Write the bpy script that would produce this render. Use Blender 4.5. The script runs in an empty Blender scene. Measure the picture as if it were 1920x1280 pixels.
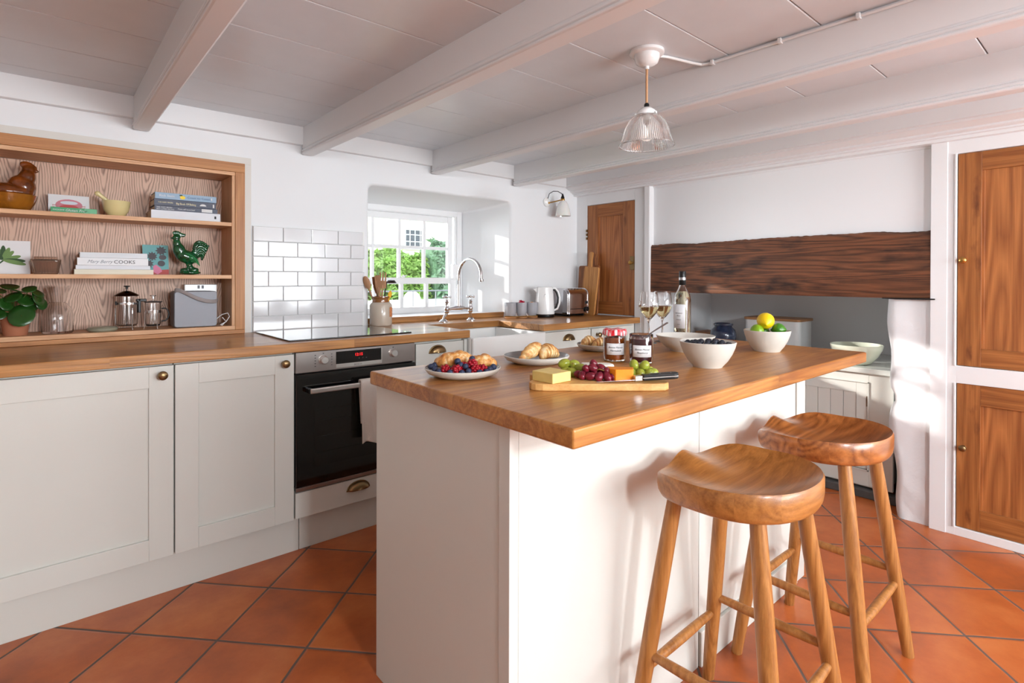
import bpy, bmesh, math, random
from mathutils import Vector, Matrix, Euler, noise
C = bpy.context.scene.collection
sc = bpy.context.scene
R = random.Random(7)
PI = math.pi

# ---------------------------------------------------------------- camera
F, YAW, PITCH, ROLL, CY, H = 1020.94, math.radians(40.875), math.radians(-0.2836), math.radians(0.1613), 525.81, 1.2
fw = Vector((math.sin(YAW)*math.cos(PITCH), math.cos(YAW)*math.cos(PITCH), math.sin(PITCH)))
rt = Vector((math.cos(YAW), -math.sin(YAW), 0)); up = rt.cross(fw)
r2 = rt*math.cos(ROLL)+up*math.sin(ROLL); u2 = -rt*math.sin(ROLL)+up*math.cos(ROLL)
cam = bpy.data.cameras.new('camera'); co = bpy.data.objects.new('camera', cam); C.objects.link(co)
co.matrix_world = Matrix(((r2.x, u2.x, -fw.x, 0), (r2.y, u2.y, -fw.y, 0), (r2.z, u2.z, -fw.z, H), (0, 0, 0, 1)))
cam.sensor_width = 36; cam.lens = F/1920*36; cam.shift_y = -(640-CY)/1920; cam.clip_start = .05; cam.clip_end = 100
sc.camera = co

# ---------------------------------------------------------------- light
sc.view_settings.view_transform = 'Standard'; sc.view_settings.look = 'None'
sc.view_settings.gamma = 1; sc.view_settings.use_curve_mapping = False
sc.view_settings.exposure = 0.27
w = bpy.data.worlds.new('sky'); sc.world = w; w.use_nodes = True
bg = w.node_tree.nodes['Background']; bg.inputs[0].default_value = (.80, .90, 1, 1); bg.inputs[1].default_value = 3.7
def sun(d, s, ang, col):
    l = bpy.data.lights.new('sun', 'SUN'); l.energy = s; l.angle = ang; l.color = col
    o = bpy.data.objects.new('sun', l); C.objects.link(o); o.location = (-4, 10, 6)
    o.rotation_euler = Vector(d).to_track_quat('-Z', 'Y').to_euler()
def area(name, loc, tgt, sx, sy, e, col=(1, 1, 1), spread=PI):
    l = bpy.data.lights.new(name, 'AREA'); l.shape = 'RECTANGLE'; l.size = sx; l.size_y = sy; l.energy = e; l.color = col; l.spread = spread
    o = bpy.data.objects.new(name, l); C.objects.link(o); o.location = loc
    o.rotation_euler = (Vector(tgt)-Vector(loc)).to_track_quat('-Z', 'Y').to_euler()
    return o
sun((.60, -1, -.27), 5.0, .015, (1, .97, .92))
area('garden_light', (-.9, 7.4, 1.45), (2.0, 3.2, 1.35), 2.4, 1.6, 440, (.95, .98, 1))
area('flash_key', (.35, -2.1, 1.78), (1.6, 1.5, .95), .30, .30, 50, (.88, .95, 1))  # added key lamp behind the camera, standing for an unseen flash
area('rear_bounce_fill', (1.6, -2.8, 1.25), (1.6, -1.7, 2.0), 1.3, 1.0, 70, (.90, .96, 1))  # added fill aimed up to brighten the ceiling; no window here
area('side_bounce_fill', (2.6, -2.6, 1.25), (2.2, -1.5, 2.0), 1.2, 1.1, 60, (.90, .96, 1))  # second added ceiling fill, further right, with no window behind it

# ---------------------------------------------------------------- helpers
def lin(c):
    f = lambda v: v/12.92 if v <= .04045 else ((v+.055)/1.055)**2.4
    return tuple(f(v/255.) for v in c)+(1,)
def newmat(n):
    m = bpy.data.materials.new(n); m.use_nodes = True
    return m, m.node_tree, m.node_tree.nodes['Principled BSDF']
def mat(n, c, rough=.5, metal=0, spec=.5, trans=0, ior=1.45, coat=0, bump=0, bscale=40, sss=0, em=None, ems=1, vary=0, vscale=8):
    m, nt, b = newmat(n)
    b.inputs['Base Color'].default_value = lin(c); b.inputs['Roughness'].default_value = rough
    b.inputs['Metallic'].default_value = metal; b.inputs['Specular IOR Level'].default_value = spec
    b.inputs['Transmission Weight'].default_value = trans; b.inputs['IOR'].default_value = ior
    b.inputs['Coat Weight'].default_value = coat; b.inputs['Coat Roughness'].default_value = .08
    if sss:
        b.inputs['Subsurface Weight'].default_value = sss; b.inputs['Subsurface Radius'].default_value = (.01, .006, .003)
    if em:
        b.inputs['Emission Color'].default_value = lin(em); b.inputs['Emission Strength'].default_value = ems
    if bump or vary:
        tc = nt.nodes.new('ShaderNodeTexCoord')
    if bump:
        nz = nt.nodes.new('ShaderNodeTexNoise'); nz.inputs['Scale'].default_value = bscale; nz.inputs['Detail'].default_value = 4
        bp = nt.nodes.new('ShaderNodeBump'); bp.inputs['Strength'].default_value = bump; bp.inputs['Distance'].default_value = .01
        nt.links.new(tc.outputs['Object'], nz.inputs['Vector']); nt.links.new(nz.outputs[0], bp.inputs['Height'])
        nt.links.new(bp.outputs[0], b.inputs['Normal'])
    if vary:
        nz = nt.nodes.new('ShaderNodeTexNoise'); nz.inputs['Scale'].default_value = vscale; nz.inputs['Detail'].default_value = 5
        hs = nt.nodes.new('ShaderNodeHueSaturation'); hs.inputs['Color'].default_value = lin(c)
        mr = nt.nodes.new('ShaderNodeMapRange'); mr.inputs[1].default_value = .3; mr.inputs[2].default_value = .7
        mr.inputs[3].default_value = 1-vary; mr.inputs[4].default_value = 1+vary
        nt.links.new(tc.outputs['Object'], nz.inputs['Vector']); nt.links.new(nz.outputs[0], mr.inputs[0])
        nt.links.new(mr.outputs[0], hs.inputs['Value']); nt.links.new(hs.outputs[0], b.inputs['Base Color'])
    return m
def math_n(nt, op, a, b=None, c=None):
    n = nt.nodes.new('ShaderNodeMath'); n.operation = op
    for i, v in enumerate((a, b, c)):
        if v is None: continue
        if isinstance(v, (int, float)): n.inputs[i].default_value = v
        else: nt.links.new(v, n.inputs[i])
    return n.outputs[0]
def wood(n, dark, light, axis='X', stave=0, stlen=.8, rough=.4, gs=1.0, cross='Y', ring=0, coat=0, tintv=.12, contrast=1.0, bump=.15, blot=None):
    """grain along `axis`; glued staves of width `stave` across `cross`"""
    m, nt, b = newmat(n); L = nt.links.new
    tc = nt.nodes.new('ShaderNodeTexCoord'); sp = nt.nodes.new('ShaderNodeSeparateXYZ'); L(tc.outputs['Object'], sp.inputs[0])
    ax = {'X': 0, 'Y': 1, 'Z': 2}; ia = ax[axis]; ic = ax[cross]; io = 3-ia-ic
    A, Cc, O = sp.outputs[ia], sp.outputs[ic], sp.outputs[io]
    if stave:
        row = math_n(nt, 'FLOOR', math_n(nt, 'DIVIDE', Cc, stave))
        wn0 = nt.nodes.new('ShaderNodeTexWhiteNoise'); wn0.noise_dimensions = '1D'; L(row, wn0.inputs['W'])
        col = math_n(nt, 'FLOOR', math_n(nt, 'ADD', math_n(nt, 'DIVIDE', A, stlen), math_n(nt, 'MULTIPLY', wn0.outputs[0], 7.3)))
        cb = nt.nodes.new('ShaderNodeCombineXYZ'); L(row, cb.inputs[0]); L(col, cb.inputs[1])
        wn = nt.nodes.new('ShaderNodeTexWhiteNoise'); wn.noise_dimensions = '2D'; L(cb.outputs[0], wn.inputs['Vector'])
        rnd = wn.outputs[0]
    else: rnd = None
    cv = nt.nodes.new('ShaderNodeCombineXYZ')
    L(math_n(nt, 'MULTIPLY', A, .75*gs), cv.inputs[0]); L(math_n(nt, 'MULTIPLY', Cc, 11*gs), cv.inputs[1]); L(math_n(nt, 'MULTIPLY', O, 11*gs), cv.inputs[2])
    vec = cv.outputs[0]
    if rnd:
        va = nt.nodes.new('ShaderNodeVectorMath'); va.operation = 'ADD'; cb2 = nt.nodes.new('ShaderNodeCombineXYZ')
        L(math_n(nt, 'MULTIPLY', rnd, 37.), cb2.inputs[0]); L(math_n(nt, 'MULTIPLY', rnd, 91.), cb2.inputs[1])
        L(vec, va.inputs[0]); L(cb2.outputs[0], va.inputs[1]); vec = va.outputs[0]
    n1 = nt.nodes.new('ShaderNodeTexNoise'); n1.inputs['Scale'].default_value = 1.0; n1.inputs['Detail'].default_value = 1.5; n1.inputs['Distortion'].default_value = .15; L(vec, n1.inputs['Vector'])
    rg = math_n(nt, 'PINGPONG', math_n(nt, 'MULTIPLY', n1.outputs[0], 9.0+ring), .5)
    n2 = nt.nodes.new('ShaderNodeTexNoise'); n2.inputs['Scale'].default_value = 1; n2.inputs['Detail'].default_value = 5; n2.inputs['Roughness'].default_value = .65
    vm = nt.nodes.new('ShaderNodeVectorMath'); vm.operation = 'MULTIPLY'; vm.inputs[1].default_value = (5, 16, 16); L(vec, vm.inputs[0]); L(vm.outputs[0], n2.inputs['Vector'])
    mix = math_n(nt, 'ADD', math_n(nt, 'MULTIPLY', rg, .62*contrast), math_n(nt, 'MULTIPLY', n2.outputs[0], .80))
    if rnd: mix = math_n(nt, 'ADD', mix, math_n(nt, 'MULTIPLY', math_n(nt, 'SUBTRACT', rnd, .5), tintv*3))
    cr = nt.nodes.new('ShaderNodeValToRGB'); cr.color_ramp.elements[0].position = .25; cr.color_ramp.elements[1].position = .95
    cr.color_ramp.elements[0].color = lin(dark); cr.color_ramp.elements[1].color = lin(light); L(mix, cr.inputs[0])
    out = cr.outputs[0]
    if blot:
        n3 = nt.nodes.new('ShaderNodeTexNoise'); n3.inputs['Scale'].default_value = blot[1]; n3.inputs['Detail'].default_value = 4; L(tc.outputs['Object'], n3.inputs['Vector'])
        mp = nt.nodes.new('ShaderNodeMapping'); mp.inputs['Scale'].default_value = blot[2]; L(tc.outputs['Object'], mp.inputs[0]); L(mp.outputs[0], n3.inputs['Vector'])
        r3 = nt.nodes.new('ShaderNodeValToRGB'); r3.color_ramp.elements[0].position = blot[3]; r3.color_ramp.elements[1].position = blot[4]; L(n3.outputs[0], r3.inputs[0])
        mx = nt.nodes.new('ShaderNodeMix'); mx.data_type = 'RGBA'; L(r3.outputs[0], mx.inputs[0]); L(out, mx.inputs[6]); mx.inputs[7].default_value = lin(blot[0]); out = mx.outputs[2]
    L(out, b.inputs['Base Color']); b.inputs['Roughness'].default_value = rough; b.inputs['Coat Weight'].default_value = coat; b.inputs['Coat Roughness'].default_value = .15
    bp = nt.nodes.new('ShaderNodeBump'); bp.inputs['Strength'].default_value = bump; bp.inputs['Distance'].default_value = .003
    L(mix, bp.inputs['Height']); L(bp.outputs[0], b.inputs['Normal'])
    return m
def cathedral(n, dark, light, per=.30, k=60, mz=9, rough=.45):
    """flat-sawn veneer: nested U figures along Z"""
    m, nt, b = newmat(n); L = nt.links.new
    tc = nt.nodes.new('ShaderNodeTexCoord'); sp = nt.nodes.new('ShaderNodeSeparateXYZ'); L(tc.outputs['Object'], sp.inputs[0])
    n1 = nt.nodes.new('ShaderNodeTexNoise'); n1.inputs['Scale'].default_value = 5; n1.inputs['Detail'].default_value = 3; L(tc.outputs['Object'], n1.inputs['Vector'])
    cell = math_n(nt, 'FLOOR', math_n(nt, 'DIVIDE', sp.outputs[0], per))
    wn = nt.nodes.new('ShaderNodeTexWhiteNoise'); wn.noise_dimensions = '1D'; L(cell, wn.inputs['W'])
    u = math_n(nt, 'SUBTRACT', math_n(nt, 'PINGPONG', math_n(nt, 'ADD', sp.outputs[0], 5.0), per/2), per*.28)
    u = math_n(nt, 'ADD', u, math_n(nt, 'MULTIPLY', math_n(nt, 'SUBTRACT', n1.outputs[0], .5), .05))
    s = math_n(nt, 'SQRT', math_n(nt, 'ADD', math_n(nt, 'MULTIPLY', u, u), .00012))
    v = math_n(nt, 'SUBTRACT', math_n(nt, 'MULTIPLY', s, k*3.2), math_n(nt, 'MULTIPLY', sp.outputs[2], mz))
    v = math_n(nt, 'ADD', v, math_n(nt, 'MULTIPLY', n1.outputs[0], 2.6))
    fr = math_n(nt, 'PINGPONG', v, .5)
    mp = nt.nodes.new('ShaderNodeMapping'); mp.inputs['Scale'].default_value = (220, 220, 9); L(tc.outputs['Object'], mp.inputs[0])
    n2 = nt.nodes.new('ShaderNodeTexNoise'); n2.inputs['Scale'].default_value = 1; n2.inputs['Detail'].default_value = 4; L(mp.outputs[0], n2.inputs['Vector'])
    mix = math_n(nt, 'ADD', math_n(nt, 'MULTIPLY', fr, 1.5), math_n(nt, 'MULTIPLY', math_n(nt, 'SUBTRACT', n2.outputs[0], .5), .9))
    cr = nt.nodes.new('ShaderNodeValToRGB'); cr.color_ramp.elements[0].position = .0; cr.color_ramp.elements[1].position = .42
    cr.color_ramp.elements[0].color = lin(dark); cr.color_ramp.elements[1].color = lin(light); L(mix, cr.inputs[0])
    L(cr.outputs[0], b.inputs['Base Color']); b.inputs['Roughness'].default_value = rough
    return m

ORIG = {}
class MB:
    def __init__(s): s.v = []; s.f = []
    def add(s, vs, fs, M=None):
        b = len(s.v)
        s.v += [tuple(M @ Vector(p)) if M else tuple(p) for p in vs]
        s.f += [tuple(b+i for i in f) for f in fs]; return s
    def box(s, x0, x1, y0, y1, z0, z1, M=None):
        return s.add([(x0, y0, z0), (x1, y0, z0), (x1, y1, z0), (x0, y1, z0), (x0, y0, z1), (x1, y0, z1), (x1, y1, z1), (x0, y1, z1)],
                     [(0, 3, 2, 1), (4, 5, 6, 7), (0, 1, 5, 4), (1, 2, 6, 5), (2, 3, 7, 6), (3, 0, 4, 7)], M)
    def prism(s, pts, ax, a0, a1, M=None):
        n = len(pts)
        f = {'z': lambda p, a: (p[0], p[1], a), 'x': lambda p, a: (a, p[0], p[1]), 'y': lambda p, a: (p[0], a, p[1])}[ax]
        vs = [f(p, a0) for p in pts]+[f(p, a1) for p in pts]
        fs = [tuple(range(n-1, -1, -1)), tuple(range(n, 2*n))]+[(i, (i+1) % n, n+(i+1) % n, n+i) for i in range(n)]
        return s.add(vs, fs, M)
    def lathe(s, prof, c=(0, 0, 0), seg=32, M=None, sx=1, sy=1):
        vs = []; fs = []; idx = []
        for r, z in prof:
            if r <= 1e-6: idx.append((len(vs),)); vs.append((c[0], c[1], c[2]+z))
            else:
                idx.append(tuple(range(len(vs), len(vs)+seg)))
                vs += [(c[0]+sx*r*math.cos(2*PI*i/seg), c[1]+sy*r*math.sin(2*PI*i/seg), c[2]+z) for i in range(seg)]
        for a, b in zip(idx, idx[1:]):
            for i in range(seg):
                j = (i+1) % seg
                if len(a) == 1 and len(b) == 1: continue
                if len(a) == 1: fs.append((a[0], b[j], b[i]))
                elif len(b) == 1: fs.append((a[i], a[j], b[0]))
                else: fs.append((a[i], a[j], b[j], b[i]))
        return s.add(vs, fs, M)
    def tube(s, pts, r, seg=8, M=None, caps=True, flat=1.0):
        pts = [Vector(p) for p in pts]; n = len(pts); rs = r if isinstance(r, (list, tuple)) else [r]*n
        vs = []; fs = []; prev = None
        for i, p in enumerate(pts):
            t = (pts[min(i+1, n-1)]-pts[max(i-1, 0)]).normalized()
            if prev is None:
                a = Vector((0, 0, 1)) if abs(t.z) < .9 else Vector((1, 0, 0))
                prev = t.cross(a).normalized()
            nn = (prev-t*prev.dot(t)).normalized(); bb = t.cross(nn); prev = nn
            for k in range(seg):
                an = 2*PI*k/seg; vs.append(tuple(p+(nn*math.cos(an)+bb*math.sin(an)*flat)*rs[i]))
        for i in range(n-1):
            for k in range(seg):
                j = (k+1) % seg; fs.append((i*seg+k, i*seg+j, (i+1)*seg+j, (i+1)*seg+k))
        if caps: fs += [tuple(range(seg-1, -1, -1)), tuple(range((n-1)*seg, n*seg))]
        return s.add(vs, fs, M)
    def ell(s, c, r, seg=20, rings=12, rot=None):
        if isinstance(r, (int, float)): r = (r, r, r)
        M = Matrix.Translation(c) @ (Euler(rot).to_matrix().to_4x4() if rot else Matrix()) @ Matrix.Diagonal((*r, 1))
        return s.lathe([(math.sin(PI*i/rings), -math.cos(PI*i/rings)) for i in range(rings+1)], seg=seg, M=M)
    def build(s, name, m, parent=None, smooth=False, bevel=0, sub=0, local=False, segs=2, remesh=0, ang=.7):
        off = Vector((0, 0, 0))
        if parent is not None and not local: off = ORIG.get(parent, Vector((0, 0, 0)))
        me = bpy.data.meshes.new(name); me.from_pydata([tuple(Vector(p)-off) for p in s.v], [], s.f)
        me.update()
        bm = bmesh.new(); bm.from_mesh(me); bmesh.ops.recalc_face_normals(bm, faces=bm.faces); bm.to_mesh(me); bm.free()
        me.materials.append(m)
        if smooth or remesh or sub:
            me.polygons.foreach_set('use_smooth', [True]*len(me.polygons))
            if not remesh and not sub: me.set_sharp_from_angle(angle=ang)
        o = bpy.data.objects.new(name, me); C.objects.link(o)
        if parent is not None: o.parent = parent; ORIG[o] = off
        if remesh:
            md = o.modifiers.new('r', 'REMESH'); md.mode = 'VOXEL'; md.voxel_size = remesh; md.use_smooth_shade = True
            sm = o.modifiers.new('s', 'SMOOTH'); sm.factor = .6; sm.iterations = 6
        if bevel:
            md = o.modifiers.new('b', 'BEVEL'); md.width = bevel; md.segments = segs; md.limit_method = 'ANGLE'; md.angle_limit = .6
        if sub:
            md = o.modifiers.new('u', 'SUBSURF'); md.levels = sub; md.render_levels = sub
        return o
def tag(o, label, cat=None, group=None, kind=None):
    if label: o['label'] = label
    if cat: o['category'] = cat
    if group: o['group'] = group
    if kind: o['kind'] = kind
    return o
def thing(name, label, cat, loc=(0, 0, 0), group=None, kind=None):
    o = bpy.data.objects.new(name, None); C.objects.link(o); o.empty_display_size = .05
    o.location = loc; ORIG[o] = Vector(loc)
    return tag(o, label, cat, group, kind)
def struct(o): o['kind'] = 'structure'; return o
def dup(o, loc=None, rz=None, label=None, parent=None):
    c = o.copy(); C.objects.link(c)
    if parent is not None: c.parent = parent
    if loc is not None: c.location = loc
    if rz is not None: c.rotation_euler = (0, 0, rz)
    if label: c['label'] = label
    for ch in list(o.children): dup(ch, parent=c)
    return c
def text(s, size, m, parent, M, name='lettering', ext=.0004, font_shear=0, xs=1.0, center=False):
    """writing as a thin raised mesh; M places the text plane (x right, y up) in the parent's space"""
    cu = bpy.data.curves.new('t', 'FONT'); cu.body = s; cu.size = size; cu.extrude = ext; cu.shear = font_shear
    if center: cu.align_x = 'CENTER'
    cu.resolution_u = 2
    t = bpy.data.objects.new('t', cu); C.objects.link(t)
    dg = bpy.context.evaluated_depsgraph_get(); me = bpy.data.meshes.new_from_object(t.evaluated_get(dg))
    bpy.data.objects.remove(t); bpy.data.curves.remove(cu)
    off = ORIG.get(parent, Vector((0, 0, 0)))
    me.transform(Matrix.Translation(-off) @ M @ Matrix.Diagonal((xs, 1, 1, 1)))
    me.materials.clear(); me.materials.append(m); me.name = name
    o = bpy.data.objects.new(name, me); C.objects.link(o); o.parent = parent; ORIG[o] = off
    return o
def MX(origin, xd, yd):
    x = Vector(xd).normalized(); y = Vector(yd).normalized(); z = x.cross(y)
    return Matrix(((x.x, y.x, z.x, origin[0]), (x.y, y.y, z.y, origin[1]), (x.z, y.z, z.z, origin[2]), (0, 0, 0, 1)))

# ---------------------------------------------------------------- materials
paint = mat('cabinet_paint', (217, 217, 210), .42, bump=.02, bscale=60)
wallp = mat('lime_plaster', (237, 238, 240), .85, bump=.10, bscale=6)
roughp = mat('rough_plaster', (237, 238, 240), .85, bump=.7, bscale=11)
trimp = mat('white_gloss_paint', (236, 236, 237), .38, bump=.05, bscale=14)
ceilp = mat('ceiling_paint', (226, 231, 236), .30, bump=.06, bscale=9, vary=.02)
creamp = mat('cream_trim_paint', (222, 218, 211), .5)
oak = wood('oak_worktop', (132, 82, 38), (200, 142, 80), 'X', .085, .9, .33, coat=.25, tintv=.10)
oak_top = wood('walnut_toned_oak', (118, 68, 34), (192, 128, 70), 'X', .11, 1.3, .30, coat=.35, tintv=.13, contrast=.8)
oakf = wood('oak_frame', (158, 96, 44), (212, 150, 86), 'X', 0, 1, .45, contrast=.7)
oakfv = wood('oak_frame_vertical', (158, 96, 44), (212, 150, 86), 'Z', 0, 1, .45, contrast=.7)
ash = wood('ash_edge', (196, 140, 96), (236, 190, 146), 'X', 0, 1, .5, gs=1.6)
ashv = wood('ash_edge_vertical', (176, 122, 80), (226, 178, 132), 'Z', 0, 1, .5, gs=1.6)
veneer = cathedral('ash_veneer', (140, 102, 82), (212, 174, 150), k=34, mz=10)
pine = wood('old_pine', (120, 66, 28), (188, 120, 64), 'Z', 0, 1, .38, gs=1.1, cross='Y', contrast=1.0, blot=((88, 40, 18), 6, (1, 3, 1), .60, .80))
pine2 = wood('old_pine_panel', (128, 70, 32), (194, 124, 68), 'Z', 0, 1, .40, gs=.8, ring=3, cross='Y', contrast=1.3)
lintelm = wood('charred_oak', (34, 19, 13), (142, 88, 56), 'Y', 0, 1, .6, gs=1.5, cross='Z', contrast=1.2, bump=.9, blot=((22, 14, 12), 4.5, (1, 1, 2.2), .54, .74))
stoolm = wood('stool_oak', (132, 80, 34), (190, 128, 66), 'X', .075, 3, .34, cross='Y', coat=.2, tintv=.05)
stoolm2 = wood('stool_ash', (112, 58, 24), (188, 118, 62), 'X', .08, 3, .28, gs=.55, ring=5, cross='Y', coat=.4, tintv=.06, contrast=1.3)
legm = wood('stool_leg_oak', (140, 86, 38), (196, 136, 74), 'Z', 0, 1, .36, gs=1.4)
boardm = wood('board_beech', (192, 132, 66), (232, 180, 110), 'X', 0, 1, .5)
darkboard = wood('board_walnut', (110, 62, 30), (172, 108, 60), 'Z', 0, 1, .5)
litboard = wood('board_olive', (156, 96, 44), (216, 158, 92), 'Z', 0, 1, .5, gs=.7, ring=4)
spoonw = wood('spoon_wood', (150, 104, 72), (200, 154, 116), 'Z', 0, 1, .6)
brass = mat('aged_brass', (140, 116, 82), .32, 1)
goldb = mat('bright_brass', (196, 152, 84), .28, 1)
chrome = mat('chrome', (225, 225, 228), .08, 1)
steel = mat('brushed_steel', (176, 168, 164), .30, 1, bump=.02, bscale=200)
steelw = mat('satin_knob', (214, 212, 208), .28, .8)
blackg = mat('black_glass', (6, 6, 7), .05, spec=.6, coat=.6)
darkglass = mat('oven_window', (24, 25, 24), .06, coat=.5)
black = mat('black_plastic', (16, 16, 17), .35)
white_cer = mat('white_fireclay', (244, 244, 242), .12, coat=.5)
stonew = mat('stoneware', (216, 212, 203), .38, vary=.05, vscale=18, coat=.2)
stonewg = mat('stoneware_grey_glaze', (146, 146, 146), .22, vary=.08, vscale=14, coat=.5)
tilem = mat('glazed_tile', (214, 213, 215), .10, coat=.6)
groutm = mat('tile_grout', (238, 238, 236), .8)
whitepl = mat('white_plastic', (240, 240, 240), .25, coat=.3)
glassm = mat('clear_glass', (255, 255, 255), .0, trans=1, ior=1.45)
ribglass = mat('ribbed_glass', (255, 255, 255), .10, trans=1, ior=1.3)
smokeg = mat('pressed_smoke_glass', (214, 190, 172), .05, trans=.9, ior=1.4)
winem = mat('white_wine', (244, 230, 178), .0, trans=1, ior=1.33)
cloth = mat('cotton_cloth', (232, 226, 218), .9, bump=.3, bscale=300)
paper = mat('paper', (236, 236, 238), .8)
ink = mat('ink', (40, 40, 44), .7)
inkw = mat('pale_ink', (225, 225, 225), .7)
terr = mat('terracotta_pot', (176, 112, 82), .75, vary=.06)
leafm = mat('leaf', (36, 78, 26), .28, coat=.3, vary=.25, vscale=14)
greenc = mat('green_glaze', (4, 76, 40), .08, coat=1, vary=.5, vscale=55)
brownc = mat('brown_glaze', (112, 54, 14), .08, coat=1, vary=.6, vscale=26)
amberc = mat('amber_glaze', (150, 92, 24), .08, coat=1, vary=.35, vscale=20)
def crust(n, a, b_, c_, sc_):
    m, nt, b = newmat(n); L = nt.links.new; tc = nt.nodes.new('ShaderNodeTexCoord')
    nz = nt.nodes.new('ShaderNodeTexNoise'); nz.inputs['Scale'].default_value = sc_; nz.inputs['Detail'].default_value = 6; nz.inputs['Roughness'].default_value = .65; L(tc.outputs['Object'], nz.inputs['Vector'])
    ge = nt.nodes.new('ShaderNodeNewGeometry')
    v = math_n(nt, 'ADD', math_n(nt, 'MULTIPLY', nz.outputs[0], 1.0), math_n(nt, 'MULTIPLY', math_n(nt, 'SUBTRACT', ge.outputs['Pointiness'], .5), 3.0))
    cr = nt.nodes.new('ShaderNodeValToRGB'); e = cr.color_ramp.elements; e[0].position = .36; e[0].color = lin(a); e[1].position = .72; e[1].color = lin(c_); x = e.new(.52); x.color = lin(b_)
    L(v, cr.inputs[0]); L(cr.outputs[0], b.inputs['Base Color']); b.inputs['Roughness'].default_value = .5
    bp = nt.nodes.new('ShaderNodeBump'); bp.inputs['Strength'].default_value = .6; bp.inputs['Distance'].default_value = .003; L(nz.outputs[0], bp.inputs['Height']); L(bp.outputs[0], b.inputs['Normal'])
    return m
bread = crust('pastry', (244, 220, 176), (226, 160, 84), (176, 98, 38), 55)
breadp = crust('croissant_crust', (246, 222, 176), (232, 184, 116), (186, 112, 52), 38)
rasp = mat('raspberry_flesh', (162, 14, 34), .3, sss=.2)
blueb = mat('blueberry_skin', (50, 58, 84), .55, vary=.3, vscale=60)
blueb2 = mat('dark_blueberry_skin', (38, 42, 54), .4, vary=.3, vscale=60)
ggrape = mat('green_grape_skin', (176, 184, 70), .2, trans=.25, sss=.3, vary=.1, vscale=60)
rgrape = mat('red_grape_skin', (116, 28, 44), .22, vary=.3, vscale=60, sss=.2)
stemm = mat('stem', (150, 124, 60), .6)
slate = mat('slate', (84, 82, 80), .7, vary=.2, vscale=12, bump=.4, bscale=20)
marble = mat('stone_counter', (206, 208, 202), .25, vary=.05, vscale=6)
# ---------------------------------------------------------------- floor: diagonal terracotta tiles
def floor_mat():
    m, nt, b = newmat('terracotta_tiles'); L = nt.links.new
    g = math.radians(-47.2); s = .3101; o = (.018*1.2, 2.038*1.2)
    tc = nt.nodes.new('ShaderNodeTexCoord'); mp = nt.nodes.new('ShaderNodeMapping')
    mp.inputs['Rotation'].default_value = (0, 0, -g)
    ox = -(math.cos(-g)*o[0]-math.sin(-g)*o[1]); oy = -(math.sin(-g)*o[0]+math.cos(-g)*o[1])
    mp.inputs['Location'].default_value = (ox, oy, 0)
    L(tc.outputs['Object'], mp.inputs[0])
    nz = nt.nodes.new('ShaderNodeTexNoise'); nz.inputs['Scale'].default_value = 7; nz.inputs['Detail'].default_value = 3; L(tc.outputs['Object'], nz.inputs['Vector'])
    vs = nt.nodes.new('ShaderNodeVectorMath'); vs.operation = 'MULTIPLY_ADD'; L(nz.outputs['Color'], vs.inputs[0]); vs.inputs[1].default_value = (.006, .006, 0); L(mp.outputs[0], vs.inputs[2])
    sp = nt.nodes.new('ShaderNodeSeparateXYZ'); L(vs.outputs[0], sp.inputs[0])
    def edge(x):
        d = math_n(nt, 'PINGPONG', x, s/2)
        return d
    d = math_n(nt, 'MINIMUM', edge(sp.outputs[0]), edge(sp.outputs[1]))
    groutf = nt.nodes.new('ShaderNodeMapRange'); groutf.inputs[1].default_value = .0030; groutf.inputs[2].default_value = .0052; L(d, groutf.inputs[0])
    cb = nt.nodes.new('ShaderNodeCombineXYZ')
    L(math_n(nt, 'FLOOR', math_n(nt, 'DIVIDE', sp.outputs[0], s)), cb.inputs[0]); L(math_n(nt, 'FLOOR', math_n(nt, 'DIVIDE', sp.outputs[1], s)), cb.inputs[1])
    wn = nt.nodes.new('ShaderNodeTexWhiteNoise'); wn.noise_dimensions = '2D'; L(cb.outputs[0], wn.inputs['Vector'])
    n2 = nt.nodes.new('ShaderNodeTexNoise'); n2.inputs['Scale'].default_value = 4; n2.inputs['Detail'].default_value = 8; n2.inputs['Roughness'].default_value = .62; L(tc.outputs['Object'], n2.inputs['Vector'])
    cr = nt.nodes.new('ShaderNodeValToRGB'); e = cr.color_ramp.elements; e[0].position = .28; e[1].position = .72
    e[0].color = lin((150, 76, 38)); e[1].color = lin((204, 118, 64)); x = e.new(.5); x.color = lin((184, 94, 44))
    L(math_n(nt, 'ADD', n2.outputs[0], math_n(nt, 'MULTIPLY', math_n(nt, 'SUBTRACT', wn.outputs[0], .5), .16)), cr.inputs[0])
    mx = nt.nodes.new('ShaderNodeMix'); mx.data_type = 'RGBA'; L(groutf.outputs[0], mx.inputs[0]); mx.inputs[6].default_value = lin((98, 84, 76)); L(cr.outputs[0], mx.inputs[7])
    L(mx.outputs[2], b.inputs['Base Color'])
    rr = nt.nodes.new('ShaderNodeMapRange'); rr.inputs[3].default_value = .8; rr.inputs[4].default_value = .34; L(groutf.outputs[0], rr.inputs[0]); L(rr.outputs[0], b.inputs['Roughness'])
    h = nt.nodes.new('ShaderNodeMapRange'); h.inputs[1].default_value = .002; h.inputs[2].default_value = .010; L(d, h.inputs[0])
    hh = math_n(nt, 'ADD', h.outputs[0], math_n(nt, 'MULTIPLY', n2.outputs[0], .5))
    bp = nt.nodes.new('ShaderNodeBump'); bp.inputs['Strength'].default_value = .45; bp.inputs['Distance'].default_value = .004; L(hh, bp.inputs['Height']); L(bp.outputs[0], b.inputs['Normal'])
    return m
XL, XR, YF, YB = -1.7, 3.26, -3.0, 2.96
struct(MB().box(XL-.1, 4.3, YF-.1, 3.2, -.08, 0).build('floor', floor_mat()))
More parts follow.
